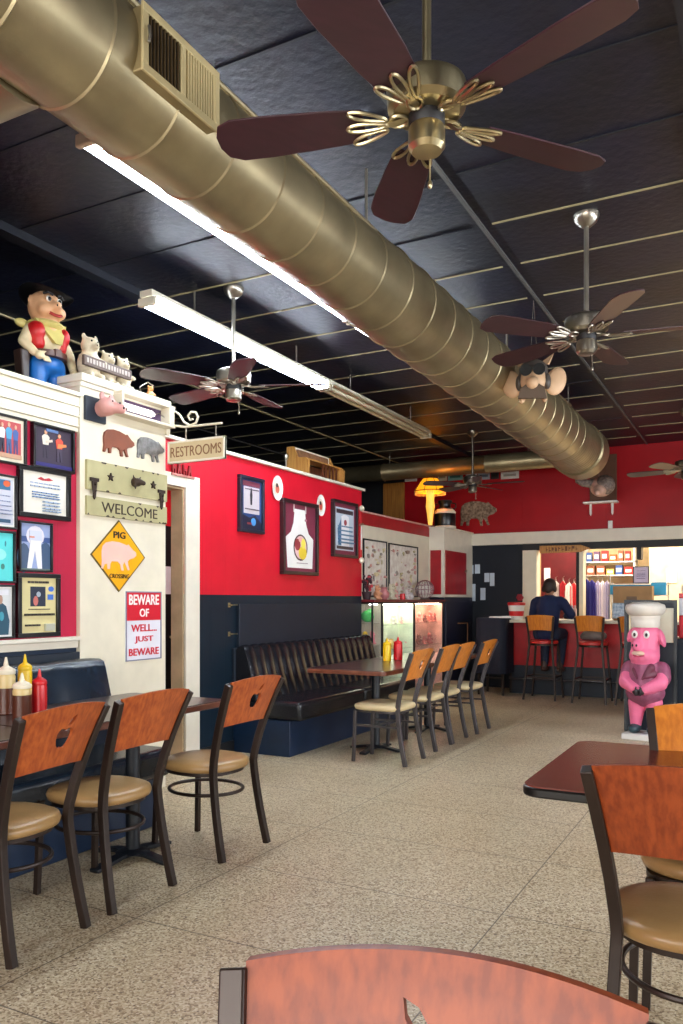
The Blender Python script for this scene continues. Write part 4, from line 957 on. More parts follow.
pl_ = MB().box(-W, W, -0.012, 0.012, -0.032, 0.032).build('plank', col((92, 74, 66), 0.6), t, bevel=0.004)
b = MB(); x = -W+0.02
while x < W-0.03: wd = random.uniform(.012, .025); b.box(x, x+wd, -0.015, -0.012, -0.014, 0.016); x += wd+0.01
b.build('carving', col((170, 158, 150)), t)
p = onx(152, 392, -3.85)
t = small_pig('pig_figurine', (-3.85, p.y-0.02, pz), 0.11, R(70), mat('orange_clay', (206, 140, 84), 0.5), 'small orange clay pig figurine at the far corner of the pillar top', 'figurine', None)
MB().tube([(-.06, 0, .02), (-.08, 0, .09), (-.02, 0, .13), (.03, 0, .115)], 0.004, 6).build('wire_tail', M_steel, t, smooth=True)
# wooden bench crate on the restroom wall
a, b_ = onx(311, 460, XR), onx(347, 470, XR)
t = thing('wooden_bench_box', 'pine settle-shaped box with a printed back board on top of the restroom wall', 'box', (XR-0.16, (a.y+b_.y)/2, 2.60), R(90)); W = (b_.y-a.y)/2
zt1 = onx(298, 440, XR).z-2.60; M_pine = wood('pine', (196, 142, 72), (164, 108, 48), 0.5)
for x in (-W, W-0.03): MB().add(*(lambda pp: ([(x+dx, y, z) for dx in (0, .03) for y, z in pp], [tuple(range(len(pp)))[::-1], tuple(range(len(pp), 2*len(pp)))] + [(i, (i+1) % len(pp), len(pp)+(i+1) % len(pp), len(pp)+i) for i in range(len(pp))]))([(-.13, 0), (-.06, 0), (-.02, .04), (.03, .04), (.07, 0), (.13, 0), (.13, zt1), (.05, zt1), (.0, zt1*.62), (-.10, zt1*.60), (-.13, zt1*.5)])).build('side', M_pine, t)
MB().box(-W+.03, W-.03, 0.05, 0.07, zt1*.6, zt1).build('back_board', M_cream, t, bevel=0.004)
MB().box(-W+.06, W-.06, 0.045, 0.05, zt1*.66, zt1*.94).build('picture_panel', mat('brown_print', (150, 104, 74), 0.5, var=.15, scale=20), t)
MB().box(-W+.03, W-.03, -0.10, 0.05, zt1*.55, zt1*.60).build('shelf', M_pine, t)
MB().box(-W+.03, W-.03, 0.10, 0.13, 0.0, zt1*.55).build('rear_board', wood('dark_pine', (110, 56, 28), (80, 36, 18), 0.5), t)
for i in range(5): x = -0.02+i*W*0.19; MB().box(x, x+0.015, -0.09, -0.075, 0, zt1*.55).build('slat', MATS['dark_pine'], t)
p = onx(286, 470, XR-0.06)
t = thing('small_trophy', 'thin metal stand with a round top beside the wooden box on the restroom wall', 'ornament', (XR-0.06, p.y, 2.60), 0)
MB().lathe([(.03, 0), (.03, .01), (.006, .02), (.006, .09), (.02, .10), (.028, .13), (.02, .15)], (0, 0, 0), 14).build('stand', M_steel, t, smooth=True)

# ================================================================== DISPLAY CABINETS
XC = -3.97; ZS = 1.325
yA, yB, yC, yD = EY+0.02, onx(382.5, 600, XC).y, onx(414.5, 600, XC).y, 10.54
pink = mat('display_pink', (240, 190, 168), 0.5); grn = mat('display_white', (232, 240, 214), 0.5); drk = col((196, 184, 160))
def cabinet(name, label, y0, y1, back, shelves, lamp, lc):
    t = thing(name, label, 'display cabinet', (XC, (y0+y1)/2, 0), R(90), 'display cabinets beyond the booth'); W = (y1-y0)/2; D = XC-XD
    D2 = D-0.004
    op = back is drk
    if op: MB().box(-W+.004, -W+.010, 0.015, D2-.015, .12, ZS-.05).build('side_glass', glass('cabinet_glass', alpha=.04), t)
    (MB().box(-W, -W+.02, 0, .015, 0, ZS-.03).box(-W, -W+.02, D2-.015, D2, 0, ZS-.03) if op else MB().box(-W, -W+.025, 0, D2, 0, ZS-.03)).box(W-.025, W, 0, D2, 0, ZS-.03).box(-W+.025, W-.025, 0, D2, ZS-.05, ZS-.03).box(-W+.025, W-.025, 0, D2, 0, .12).build('case', M_black, t)
    MB().box(-W+.025, W-.025, D2-.012, D2, .12, ZS-.05).build('back_panel', back, t)
    (MB() if op else MB().box(-W+.025, -W+.03, 0.01, D2-.012, .12, ZS-.05)).box(W-.03, W-.025, 0.01, D2-.012, .12, ZS-.05).box(-W+.03, W-.03, 0.01, D2-.012, .12, .125).build('lining', back, t)
    for z in shelves: MB().box(-W+.025, W-.025, 0.02, D2-.012, z-.006, z).build('shelf', drk if back == drk else glass('shelf_glass', alpha=.18), t)
    MB().box(-W+.025, W-.025, 0.004, 0.008, .12, ZS-.05).build('glass_door', glass('cabinet_glass', alpha=.04), t)
    if lamp:
        MB().box(-W+.05, W-.05, 0.04, 0.07, ZS-.062, ZS-.05).build('lamp', mat('cabinet_lamp_%d' % lamp, lc, 0.4, emit=lamp, emit_rgb=lc), t)
    return t, W
SHV = (0.42, 0.72, 1.02)
cabinet('display_cabinet', 'dim display cabinet nearest the booth with bright toys on its shelves', yA, yB, drk, (0.5, 0.80, 1.06), 4.0, (255, 255, 255))  # unlit cabinet: its glowing strip is added to make the toys visible
cabinet('display_cabinet', 'brightly lit white display cabinet behind the yellow and red bottles', yB, yC, grn, SHV, 26, (250, 255, 225))
cabinet('display_cabinet', 'display cabinet lit pinkish, full of pink figurines, next to the navy cupboard', yC, yD, pink, SHV, 22, (255, 205, 180))
o = MB().box(XD+.003, XC+0.03, EY+0.01, 10.545, ZS-.03, ZS).build('counter_shelf', mat('dark_red_shelf', (104, 20, 30), 0.35), None, bevel=0.003)
tag(o, 'long dark red shelf top over the display cabinets', 'shelf')
GD = 'figurines in the display cabinets'
def trinket(kind, y, x, z, s, rgb, label, group):
    if kind == 'pig': return small_pig('pig_figurine', (x, y, z), s, R(75), col(rgb, .4), label, 'figurine', group)
    if kind == 'mug':
        t = thing('mug', label, 'mug', (x, y, z), 0, group)
        MB().lathe([(s*.4, 0), (s*.45, .002), (s*.45, s), (s*.38, s), (s*.38, s*.2), (0, s*.2)], (0, 0, 0), 18).build('cup', col(rgb, .35), t, smooth=True)
        MB().tube([(0, -s*.43, s*.8), (0, -s*.72, s*.7), (0, -s*.72, s*.35), (0, -s*.43, s*.2)], s*.06, 8).build('handle', col(rgb, .35), t, smooth=True); return t
    if kind == 'vase':
        t = thing('vase', label, 'vase', (x, y, z), 0, group)
        MB().lathe([(s*.25, 0), (s*.42, s*.25), (s*.45, s*.5), (s*.22, s*.85), (s*.28, s), (s*.2, s*.98), (s*.15, s*.8)], (0, 0, 0), 18).build('body', col(rgb, .35), t, smooth=True); return t
# row on top of the shelf
GT = 'knick-knacks on the dark red shelf top'
trinket('pig', onx(377, 590, -4.08).y, -4.08, ZS, .17, (214, 150, 110), 'tan pig figurine on the red shelf top, right of the dark flowers', GT)
trinket('vase', onx(384, 590, -4.1).y, -4.10, ZS, .15, (190, 120, 120), 'rose pot-bellied vase on the red shelf top', GT)
trinket('pig', onx(391, 590, -4.07).y, -4.07, ZS, .19, (206, 196, 170), 'pale grey pig figurine near the middle of the red shelf top', GT)
trinket('mug', onx(402.5, 595, -4.05).y, -4.05, ZS, .075, (206, 24, 34), 'red mug on the red shelf top', GT)
trinket('pig', onx(396, 590, -4.1).y, -4.10, ZS, .12, (226, 170, 160), 'small pink pig figurine beside the red mug', GT)
trinket('vase', onx(411, 590, -4.08).y, -4.08, ZS, .09, (200, 190, 186), 'low grey dish-like vase beside the wire globe', GT)
trinket('pig', onx(406.5, 590, -4.12).y, -4.12, ZS, .13, (214, 200, 196), 'whitish pig figurine behind the red mug', GT)
# dark flowers
p = onx(365.5, 595, -4.06)
t = thing('potted_flowers', 'dark pot of red and dark flowers at the near end of the red shelf top', 'plant', (-4.06, p.y+0.03, ZS), 0)
MB().lathe([(.04, 0), (.06, .09), (.055, .09)], (0, 0, 0), 16).build('pot', col((50, 30, 36)), t, smooth=True)
b = MB(); b2 = MB(); r_ = random.Random(4)
for i in range(22):
    a = r_.uniform(0, 6.28); q = r_.uniform(.01, .085); z = r_.uniform(.11, .27)
    (b if i % 3 else b2).ell((q*cos(a), q*sin(a), z), r_.uniform(.014, .026), 8, 6)
    b.tube([(0, 0, .08), (q*cos(a), q*sin(a), z)], .003, 5)
b.build('foliage', col((60, 34, 44)), t, smooth=True); b2.build('blooms', col((200, 60, 70)), t, smooth=True)
# wire globe bowl
p = onx(425.5, 590, -4.02)
t = thing('glass_globe', 'round glass fish-bowl with red lattice lines on the end of the shelf top', 'globe', (-4.03, p.y, ZS), 0)
b = MB(); rg = 0.125; cz = 0.135
for i in range(8): b.tube([(rg*cos(a)*cos(pi*i/8), rg*cos(a)*sin(pi*i/8), cz+rg*sin(a)) for a in [2*pi*j/24 for j in range(24)]], .0035, 5, closed=True)
for zz in (-.06, 0, .06): q = math.sqrt(rg*rg-zz*zz); b.tube([(q*cos(a), q*sin(a), cz+zz) for a in [2*pi*j/24 for j in range(24)]], .0035, 5, closed=True)
b.build('lattice', col((120, 70, 76)), t, smooth=True)
MB().ell((0, 0, cz), rg*.96, 24, 16).build('bowl', glass('bowl_glass', (230, 220, 220), .05, .25), t, smooth=True)
MB().lathe([(.07, 0), (.06, .015), (.03, .02)], (0, 0, 0), 20).build('foot', M_steel, t, smooth=True)
# cabinet contents
XI = -4.09
r_ = random.Random(11)
c = thing('toy_ball', 'bright green round toy on the top shelf of the dim cabinet', 'toy', (XI, onx(367.5, 605, XI).y, 1.06), 0); MB().ell((0, 0, .07), (.075, .09, .07), 16, 12).ell((0, .05, .13), (.03, .03, .03), 10, 8).build('body', col((40, 180, 60), .4), c, smooth=True)
c = thing('toy_block', 'yellow toy on the middle shelf of the dim cabinet', 'toy', (XI, onx(365, 620, XI).y, .80), 0); MB().box(-.04, .04, -.04, .04, 0, .09).lathe([(.03, .09), (.03, .14), (.01, .16)], (0, 0, 0), 12).build('body', col((236, 190, 40), .4), c, bevel=.006)
small_pig('pig_figurine', (XI, onx(372, 620, XI).y, .80), .15, R(75), col((230, 130, 140), .4), 'pink pig on the middle shelf of the dim cabinet', 'figurine', GD)
trinket('mug', onx(366, 640, XI).y, XI, .5, .1, (60, 160, 120), 'green mug on the lower shelf of the dim cabinet', GD)
trinket('pig', onx(371, 640, XI).y, XI, .5, .13, (220, 200, 190), 'pale pig on the lower shelf of the dim cabinet', GD)
g = 'figurines in the white lit cabinet'
trinket('pig', onx(393, 610, XI).y, XI, 1.02, .13, (200, 190, 180), 'grey-white pig on the upper shelf of the white lit cabinet', g)
trinket('pig', onx(401, 612, XI).y, XI, 1.02, .09, (224, 160, 160), 'small pink pig on the upper shelf of the white lit cabinet', g)
trinket('vase', onx(391, 630, XI).y, XI, .72, .12, (230, 190, 110), 'amber vase on the second shelf of the white lit cabinet', g)
trinket('pig', onx(406, 630, XI).y, XI, .72, .13, (230, 180, 170), 'pink pig on the second shelf of the white lit cabinet', g)
g = 'figurines in the pink lit cabinet'
for (z, us, nm) in ((1.02, (419, 424.5, 430, 435), 'upper'), (.72, (418.5, 424, 429, 435), 'middle'), (.42, (420, 427, 434), 'lower')):
    for i, u in enumerate(us):
        c_ = [(214, 130, 116), (190, 110, 100), (230, 176, 160), (150, 96, 84)][(i+int(z*10)) % 4]
        trinket('pig', onx(u, 610, XI).y, XI, z, (.14, .11, .15, .12)[i], c_, '%s figurine on the %s shelf of the pink lit cabinet, %s from the left' % (['rose', 'brick pink', 'pale pink', 'brown'][(i+int(z*10)) % 4], nm, ['first', 'second', 'third', 'fourth'][i]), g)
# posters behind the shelf
M_post = mat('sketch_poster', (228, 224, 214), 0.5, rgb2=(204, 192, 182), scale=14)
for u0, u1, lab in ((362.5, 386.0, 'left'), (388.0, 417.0, 'right')):
    c, w_, h_ = lw(XD, u0, u1, 540 if lab == 'left' else 545, 597)
    sh = []; rr = random.Random(u0)
    for i in range(46):
        cx, cz_ = rr.uniform(.08, .92), rr.uniform(.08, .92); k_ = rr.choice([(206, 150, 140), (150, 126, 110), (180, 170, 130), (196, 160, 154), (140, 130, 124), (214, 200, 160)])
        rx, rz_ = rr.uniform(.015, .06), rr.uniform(.01, .05); sh.append((k_, [(cx+rx*cos(2*pi*j/9)*rr.uniform(.5, 1.3), cz_+rz_*sin(2*pi*j/9)*rr.uniform(.5, 1.3)) for j in range(9)]))
    picture(c, R(90), w_, h_, lab + ' one of the two large black-edged crowded cartoon posters over the red shelf', 'crowded posters over the shelf', None, 0.018, M_post, sh, M_black, depth=0.02, name='poster', cat='poster')
# corner cupboard
YC0 = 10.56
ux = onx(467, 600, XC).y
t = thing('corner_cupboard', 'tall corner cupboard, red framed panels above and navy below, beside the back wall', 'cupboard', (0, 0, 0), 0)
MB().box(XD+.002, XC, YC0, YB-.001, 1.36, 2.33).build('upper_case', M_trim, t, bevel=0.006)
MB().box(XD+.002, XC, YC0, YB-.001, 0, 1.358).build('lower_case', col((24, 26, 50), .4), t)
mr = mat('cupboard_red', (170, 14, 32), .35)
cd = MB().box(XC, XC+.012, YC0+.05, ux-.06, 1.40, 2.02).build('door', mr, t, bevel=0.003)
MB().box(XD+.03, XC-.04, YC0-.012, YC0, 1.40, 2.02).build('side_panel', mr, t, bevel=0.003)
MB().cyl((XC+.012, ux-.12, 1.75), (XC+.04, ux-.12, 1.75), 0.02, n=12).build('knob', M_steel, cd, smooth=True)
cl = MB().box(XC, XC+.014, YC0+.05, ux-.04, .1, 1.30).build('lower_door', col((24, 26, 50), .4), t, bevel=0.003)
MB().tube([(XC+.014, ux-.45, .98), (XC+.05, ux-.45, .98), (XC+.05, ux-.12, .98), (XC+.05, ux-.12, .62), (XC+.014, ux-.12, .62)], 0.010, 8).build('handle', col((130, 84, 50)), cl, smooth=True)
MB().box(XD-.1, XC+.02, YC0-.02, YB-.001, 2.33, 2.352).build('cap', M_trim, t, bevel=0.004)
# lamp on top
q = ony(428, 529, 10.72)
t = thing('table_lamp', 'lit lamp with pleated yellow shade on a tapered glowing column, on the corner cupboard', 'lamp', (-4.21, 10.65, 2.352), 0)
MB().lathe([(.075, 0), (.075, .02), (.03, .03)], (0, 0, 0), 24).build('base', M_black, t, smooth=True)
MB().lathe([(.028, .03), (.035, .08), (.045, .18), (.065, .30), (.055, .38), (.06, .45), (.055, .52)], (0, 0, 0), 24).build('column', mat('glow_column', (240, 190, 90), .4, emit=.5, emit_rgb=(255, 190, 80)), t, smooth=True)
sh = MB(); n = 48
prof = [(.215, .50), (.225, .515), (.20, .56), (.15, .64), (.11, .69)]
sh.lathe(prof, (0, 0, 0), n); sh.f = sh.f[:-2]; sh.mi = sh.mi[:-2]
s = sh.build('lamp_shade', mat('lamp_shade_yellow', (240, 168, 30), .6, emit=.7, emit_rgb=(255, 160, 24)), t, smooth=True)
so = s.modifiers.new('s', 'SOLIDIFY'); so.thickness = 0.004
b = MB()
for i in range(8): a = 2*pi*i/8; b.tube([((r+.003)*cos(a), (r+.003)*sin(a), z) for r, z in prof], .004, 5)
b.tube([(.226*cos(2*pi*i/32), .226*sin(2*pi*i/32), .513) for i in range(32)], .005, 6, closed=True).build('shade_piping', M_black, s)
b = MB()
for i in range(60): a = 2*pi*i/60; b.box(.218*cos(a)-.003, .218*cos(a)+.003, .218*sin(a)-.003, .218*sin(a)+.003, .465, .505)
b.build('fringe', col((226, 190, 120)), s)
MB().ell((0, 0, .58), .035, 12, 8).build('bulb', mat('warm_bulb', (255, 214, 140), .4, emit=60, emit_rgb=(255, 190, 100)), t, smooth=True)
# milk can
q = ony(446, 531, 10.85)
t = thing('milk_can', 'black milk can with cream bands on the corner cupboard beside the lamp', 'milk can', (-4.10, 10.95, 2.352), 0)
MB().lathe([(.15, 0), (.155, .01), (.155, .20), (.15, .215)], (0, 0, 0), 28).build('body', M_blackgloss, t, smooth=True)
MB().lathe([(.158, .005), (.160, .0), (.160, .03), (.156, .035)], (0, 0, 0), 28).build('band', M_cream, t, smooth=True)
MB().lathe([(.155, .215), (.158, .235), (.14, .262), (.12, .28)], (0, 0, 0), 28).build('shoulder', M_cream, t, smooth=True)
MB().lathe([(.12, .28), (.085, .31), (.08, .35), (.10, .385), (.105, .40), (.09, .41), (.04, .415)], (0, 0, 0), 28).build('neck', M_blackgloss, t, smooth=True)
for s_ in (-1, 1): MB().tube([(s_*.12, 0, .275), (s_*.165, 0, .30), (s_*.165, 0, .35), (s_*.10, 0, .37)], .009, 8).build('handle', M_blackgloss, t, smooth=True)

# ================================================================== BACK WALL
YW = YB
c, w_, h_ = bw(YW, 461, 497, 501, 526)
o = MB().prism([(x*w_, (z-.01)/.66*h_) for x, z in PIG], -0.02, 0).build('pig_cutout', mat('speckled_metal', (168, 150, 128), .45, metal=.3, rgb2=(96, 78, 62), scale=28), None, bevel=.004)
o.location = c; tag(o, 'large mottled metal pig hanging on the red back wall', 'pig silhouette')
# row of lighted slits high up, their light painted as flat coloured cards
r_ = random.Random(9); u = 404
cols = [(230, 226, 214), (60, 54, 120), (206, 190, 160), (120, 160, 150), (226, 226, 222), (150, 160, 170), (30, 30, 34), (222, 220, 210)]
for i, (u0, u1) in enumerate(((405, 417), (430, 437), (438, 447), (448, 463), (466, 477), (478, 490), (491, 499), (501, 519))):
    c, w_, h_ = bw(YW, u0, u1, 475-i*.4, 481-i*.4)
    t = thing('slit_card', '%s card standing for a lit slit under the cross duct, %s from the left' % (['cream', 'violet', 'tan', 'teal', 'white', 'grey blue', 'black', 'long off-white'][i], ['first', 'second', 'third', 'fourth', 'fifth', 'sixth', 'seventh', 'eighth'][i]), 'plate', (c.x, YW, c.z), 0, 'cards for lit slits high on the back wall')
    MB().box(-w_/2, w_/2, -.012, 0, -h_/2-.01, h_/2+.01).build('plate', col(cols[i], .4), t, bevel=.003)
    MB().box(-w_/2*.7, w_/2*.7, -.014, -.012, -h_/2*.4, h_/2*.4).build('stripe', col(tuple(max(0, x-70) for x in cols[i]), .4), t)
# brown board, shelf, vent dot
c, w_, h_ = bw(YW, 590, 617, 455, 503)
o = MB().box(-w_/2, w_/2, -.02, 0, -h_/2, h_/2).build('brown_board', mat('brown_board', (104, 66, 44), .6), None, bevel=.004); o.location = c; tag(o, 'tall brown board on the back wall behind the hanging winged pig', 'board')
c, w_, h_ = bw(YW, 585, 619, 501, 505)
t = thing('wall_shelf', 'small white wall shelf with two brackets under the brown board', 'shelf', (c.x, YW, c.z), 0)
MB().box(-w_/2, w_/2, -.16, 0, -.012, .012).build('board', M_white, t, bevel=.003)
for x in (-w_*.32, w_*.32): MB().prism([(x-.015, -.012), (x+.015, -.012), (x+.012, -.15), (x, -.18), (x-.012, -.15)], -.05, 0).build('bracket', M_white, t, bevel=.003)
c, w_, h_ = bw(YW, 608.5, 612.5, 521, 528.5)
o = MB().box(-.03, .03, -.03, 0, -.055, .055).cyl((0, -.03, .02), (0, -.04, .02), .012, n=10).build('sensor', M_white, None, bevel=.008); o.location = c; tag(o, 'small white sensor on the red back wall just above the white band', 'sensor')
# hanging figures
hp = onx(537, 303, -1.45)
c = Vector((-1.47, hp.y-.02, 2.90))
t = thing('hanging_pig', 'flying pig figure with aviator helmet and paper wings hanging in front of the duct', 'hanging figure', c, R(12))
pch = mat('peach_wing', (226, 186, 146), .5, var=.06)
blob('body', [('e', (0, 0, 0), (.115, .13, .11)), ('e', (0, -.10, -.035), (.09, .08, .085)), ('c', (0, -.16, -.06), (0, -.20, -.07), .045, .045), ('c', (-.06, -.02, -.10), (-.08, -.06, -.16), .03, .022), ('c', (.06, -.02, -.10), (.08, -.06, -.16), .03, .022)], pch, t, 0.01)
blob('helmet', [('e', (0, -.02, .055), (.105, .12, .085)), ('e', (-.095, -.05, -.03), (.03, .05, .06)), ('e', (.095, -.05, -.03), (.03, .05, .06))], col((84, 76, 70), .4), t, .01)
b = MB()
for s_ in (-1, 1): b.lathe([(.02, 0), (.04, .0), (.042, .02), (.02, .02)], (s_*.045, -.15, .03), 16, 'Y')
b.build('goggles', M_blackgloss, t, smooth=True)
for s_ in (-1, 1): MB().ell((s_*.155, .0, -.02), (.075, .03, .105), 16, 10, (0, s_*.35, s_*.4)).build('ear_wing', pch, t, smooth=True)
for s_ in (-1, 1): MB().add([(s_*.03, .0, .11), (s_*.10, -.02, .10), (s_*.14, .03, .19), (s_*.04, .02, .12), (s_*.11, .0, .10), (s_*.14, .04, .19)], [(0, 1, 2), (3, 5, 4), (0, 2, 5, 3), (0, 3, 4, 1), (1, 4, 5, 2)]).build('ear', pch, t)
MB().prism([(-.10, -.17), (.10, -.18), (.08, -.10), (.02, -.06), (-.02, -.06), (-.08, -.10)], -.19, -.16).build('scarf', col((92, 74, 58)), t, bevel=.004)
for s_ in (-.025, .03): MB().cyl((s_, 0, .10), (0, .01, H-c.z-.012), .002, n=5).build('string', M_steel, t)
c = ony(599, 487, 10.75)
t = thing('hanging_winged_pig', 'grey-winged pig figure hanging before the brown board at the duct end', 'hanging figure', c, R(15))
blob('body', [('e', (0.03, 0, 0), (.15, .12, .13)), ('e', (.0, -.10, -.06), (.085, .08, .075)), ('c', (-.03, -.16, -.09), (-.04, -.20, -.10), .04, .04)], mat('pink_cream', (224, 178, 156), .5), t, .012)
MB().ell((.07, -.02, .02), (.13, .135, .13), 20, 12).build('wing', mat('grey_feather', (150, 132, 120), .6, rgb2=(96, 82, 76), scale=30), t, smooth=True)
MB().tube([(0.02, 0, .06), (-.10, 0, .045), (-.20, 0, .06), (-.27, 0, .10), (-.28, 0, .13)], [.05, .055, .05, .04, .02], 12).build('tail_wing', MATS['grey_feather'], t, smooth=True)
MB().cyl((0.0, 0, .10), (0.0, 0, H-c.z), .002, n=5).build('string', M_steel, t)
# ================================================================== COUNTER AND KITCHEN SHOP
YCF, YCT = 11.2, 10.95; ZC = 1.045
xc0 = ony(511, 650, YCF).x
t = thing('service_counter', 'long red-fronted counter with cream top and navy kick board', 'counter', (0, 0, 0), 0)
MB().box(xc0, 0.6, YCF, YB-.002, .40, ZC-.04).build('red_front', mat('counter_red', (186, 8, 20), .4), t)
MB().box(xc0, 0.6, YCF-.012, YCF, 0.0, .40).build('kick_board', M_navy, t, bevel=.003)
MB().box(xc0-.03, 0.6, YCT, YB-.002, ZC-.04, ZC).build('counter_top', M_cream, t, bevel=.006)
MB().cyl((xc0, YCF-.10, .22), (0.6, YCF-.10, .22), .015, n=10).build('foot_rail', M_metalg, t, smooth=True)
# bar stools
def make_stool(label):
    t = thing('bar_stool', label, 'bar stool', (0, 0, 0), 0, 'bar stools at the counter')
    for s_ in (-1, 1):
        MB().bar([(s_*.21, -.25, 0), (s_*.19, -.21, .3), (s_*.15, -.17, .72), (s_*.155, -.18, .85), (s_*.18, -.22, 1.10)], .026, .026).build('back_post', M_metal, t, bevel=.003)
        MB().bar([(s_*.21, .22, 0), (s_*.15, .17, .72)], .026, .026).build('front_leg', M_metal, t, bevel=.003)
    vs = []; th = .014; nx, nz = 16, 4
    for side in (0, 1):
        for j in range(nz+1):
            for i in range(nx+1):
                q = i/nx*2-1; v = j/nz; z = .91+.20*v+.014*(1-q*q); vs.append((q*(.158+.022*v), -.185-.035*v-.03*(1-q*q)+(th if side else 0), z))
    fs = []; W = nx+1; S = W*(nz+1)
    for j in range(nz):
        for i in range(nx): a = j*W+i; fs += [(a, a+1, a+W+1, a+W), (S+a, S+a+W, S+a+W+1, S+a+1)]
    for i in range(nx): a = nz*W+i; fs += [(i, S+i, S+i+1, i+1), (a, a+1, S+a+1, S+a)]
    for j in range(nz): a = j*W; fs.append((a, a+W, S+a+W, S+a)); a += nx; fs.append((a, S+a, S+a+W, a+W))
    MB().add(vs, fs).build('backrest', M_backo, t, bevel=.002)
    MB().lathe([(.17, .735), (.19, .745), (.19, .775), (.17, .79), (.1, .795), (.0, .795)], (0, 0, 0), 28).build('seat', col((196, 46, 40), .35), t, smooth=True)
    MB().lathe([(.18, .715), (.18, .735), (.1, .735)], (0, 0, 0), 28).build('seat_frame', M_metal, t)
    MB().bar([(-.19, -.21, .30), (.19, -.21, .30), ], .02, .02, (0, 1, 0)).bar([(-.19, .20, .30), (.19, .20, .30)], .02, .02, (0, 1, 0)).bar([(-.19, -.21, .30), (-.19, .20, .30)], .02, .02).bar([(.19, -.21, .30), (.19, .20, .30)], .02, .02).build('foot_rest', M_metal, t)
    return t
YS = 10.74
def sx(u): return ony(u, 650, YS-.2).x
s0 = make_stool('bar stool the person sits on, at the left of the counter'); s0.location = (sx(540), YS, 0)
dup(s0, (sx(590.5), YS-.07, 0), 0, 'empty bar stool with red seat in the middle of the counter')
dup(s0, (sx(634), YS-.03, 0), 0, 'bar stool half hidden behind the chef pig statue')
o = blob('grey_bag', [('e', (0, 0, .07), (.15, .09, .07)), ('e', (.10, .0, .06), (.08, .08, .06)), ('e', (-.10, .02, .05), (.07, .07, .05))], mat('grey_cloth', (120, 116, 112), .8, bump=.4, bscale=25), None, .012)
o.location = (sx(590.5), YS-.05, .795); tag(o, 'crumpled grey bag lying on the seat of the middle bar stool', 'bag')
# person
px = sx(540)+.03; py = YS+.02
t = thing('person', 'person with dark hair in a navy sweatshirt sitting at the counter, seen from behind', 'person', (px, py, 0), R(-6))
skin = mat('skin', (196, 140, 110), .5)
def hand(cx, cy, cz, s_):
    out = [('e', (cx, cy, cz), (.04, .05, .018))]
    for i, (dx, L_) in enumerate(((-.03, .07), (-.01, .08), (.01, .075), (.03, .06))):
        out += [('c', (cx+dx, cy+.035, cz), (cx+dx*1.2, cy+.035+L_*.55, cz+.006), .0095, .009), ('c', (cx+dx*1.2, cy+.035+L_*.55, cz+.006), (cx+dx*1.25, cy+.035+L_, cz-.008), .009, .008)]
    out += [('c', (cx-s_*.03, cy-.01, cz), (cx-s_*.065, cy+.03, cz), .012, .010)]
    return out
zc_ = ZC+.028
blob('body', [('c', (0, .0, .86), (0, .05, 1.05), .13, .12), ('c', (0, .05, 1.05), (0, .10, 1.25), .13, .15), ('c', (-.15, .11, 1.30), (.15, .11, 1.30), .06, .06),
              ('c', (0, .12, 1.34), (-.01, .16, 1.42), .055, .052), ('e', (-.01, .18, 1.50), (.075, .095, .11)), ('e', (-.01, .27, 1.485), (.015, .02, .02)), ('e', (-.088, .17, 1.49), (.012, .02, .03)), ('e', (.068, .17, 1.49), (.012, .02, .03)),
              ('c', (-.19, .11, 1.28), (-.25, .18, 1.12), .05, .042), ('c', (-.25, .18, 1.12), (-.12, .36, zc_+.01), .04, .028),
              ('c', (.19, .11, 1.28), (.27, .18, 1.12), .05, .042), ('c', (.27, .18, 1.12), (.14, .36, zc_+.01), .04, .028),
              ('c', (-.09, .0, .87), (-.13, .34, .86), .085, .06), ('c', (-.13, .34, .86), (-.12, .26, .46), .055, .04), ('c', (.09, .0, .87), (.11, .34, .86), .085, .06), ('c', (.11, .34, .86), (.10, .26, .46), .055, .04)]
     + hand(-.11, .40, zc_, 1) + hand(.13, .40, zc_, -1), skin, t, .010, 4)
blob('sweatshirt', [('c', (0, .0, .90), (0, .06, 1.08), .155, .15), ('c', (0, .06, 1.08), (0, .10, 1.24), .155, .16), ('c', (-.15, .11, 1.295), (.15, .11, 1.295), .078, .078), ('e', (0, .10, 1.35), (.08, .075, .04)),
                    ('c', (-.19, .11, 1.28), (-.25, .18, 1.12), .070, .062), ('c', (-.25, .18, 1.12), (-.14, .335, zc_+.03), .060, .043), ('c', (.19, .11, 1.28), (.28, .18, 1.12), .070, .062), ('c', (.28, .18, 1.12), (.16, .335, zc_+.03), .060, .043)], mat('navy_fleece', (20, 34, 74), .85, bump=.2), t, .012, 5)
blob('jeans', [('c', (-.07, .0, .87), (.07, .0, .87), .115, .115), ('c', (-.09, .0, .87), (-.13, .34, .86), .100, .075), ('c', (-.13, .34, .86), (-.12, .27, .46), .072, .055), ('c', (.09, .0, .87), (.11, .34, .86), .100, .075), ('c', (.11, .34, .86), (.10, .27, .46), .072, .055)], mat('denim', (28, 40, 66), .8), t, .012, 5)
for x in (-.12, .10): blob('shoe', [('e', (x, .29, .375), (.05, .12, .04)), ('c', (x, .25, .40), (x, .25, .46), .045, .042)], col((70, 44, 34), .5), t, .01)
blob('hair', [('e', (-.01, .165, 1.525), (.088, .098, .095)), ('e', (-.01, .10, 1.50), (.075, .05, .09)), ('e', (.07, .15, 1.47), (.022, .05, .05)), ('e', (-.09, .15, 1.47), (.022, .05, .05))], mat('hair', (44, 32, 28), .6, bump=.5, bscale=80), t, .010, 3)
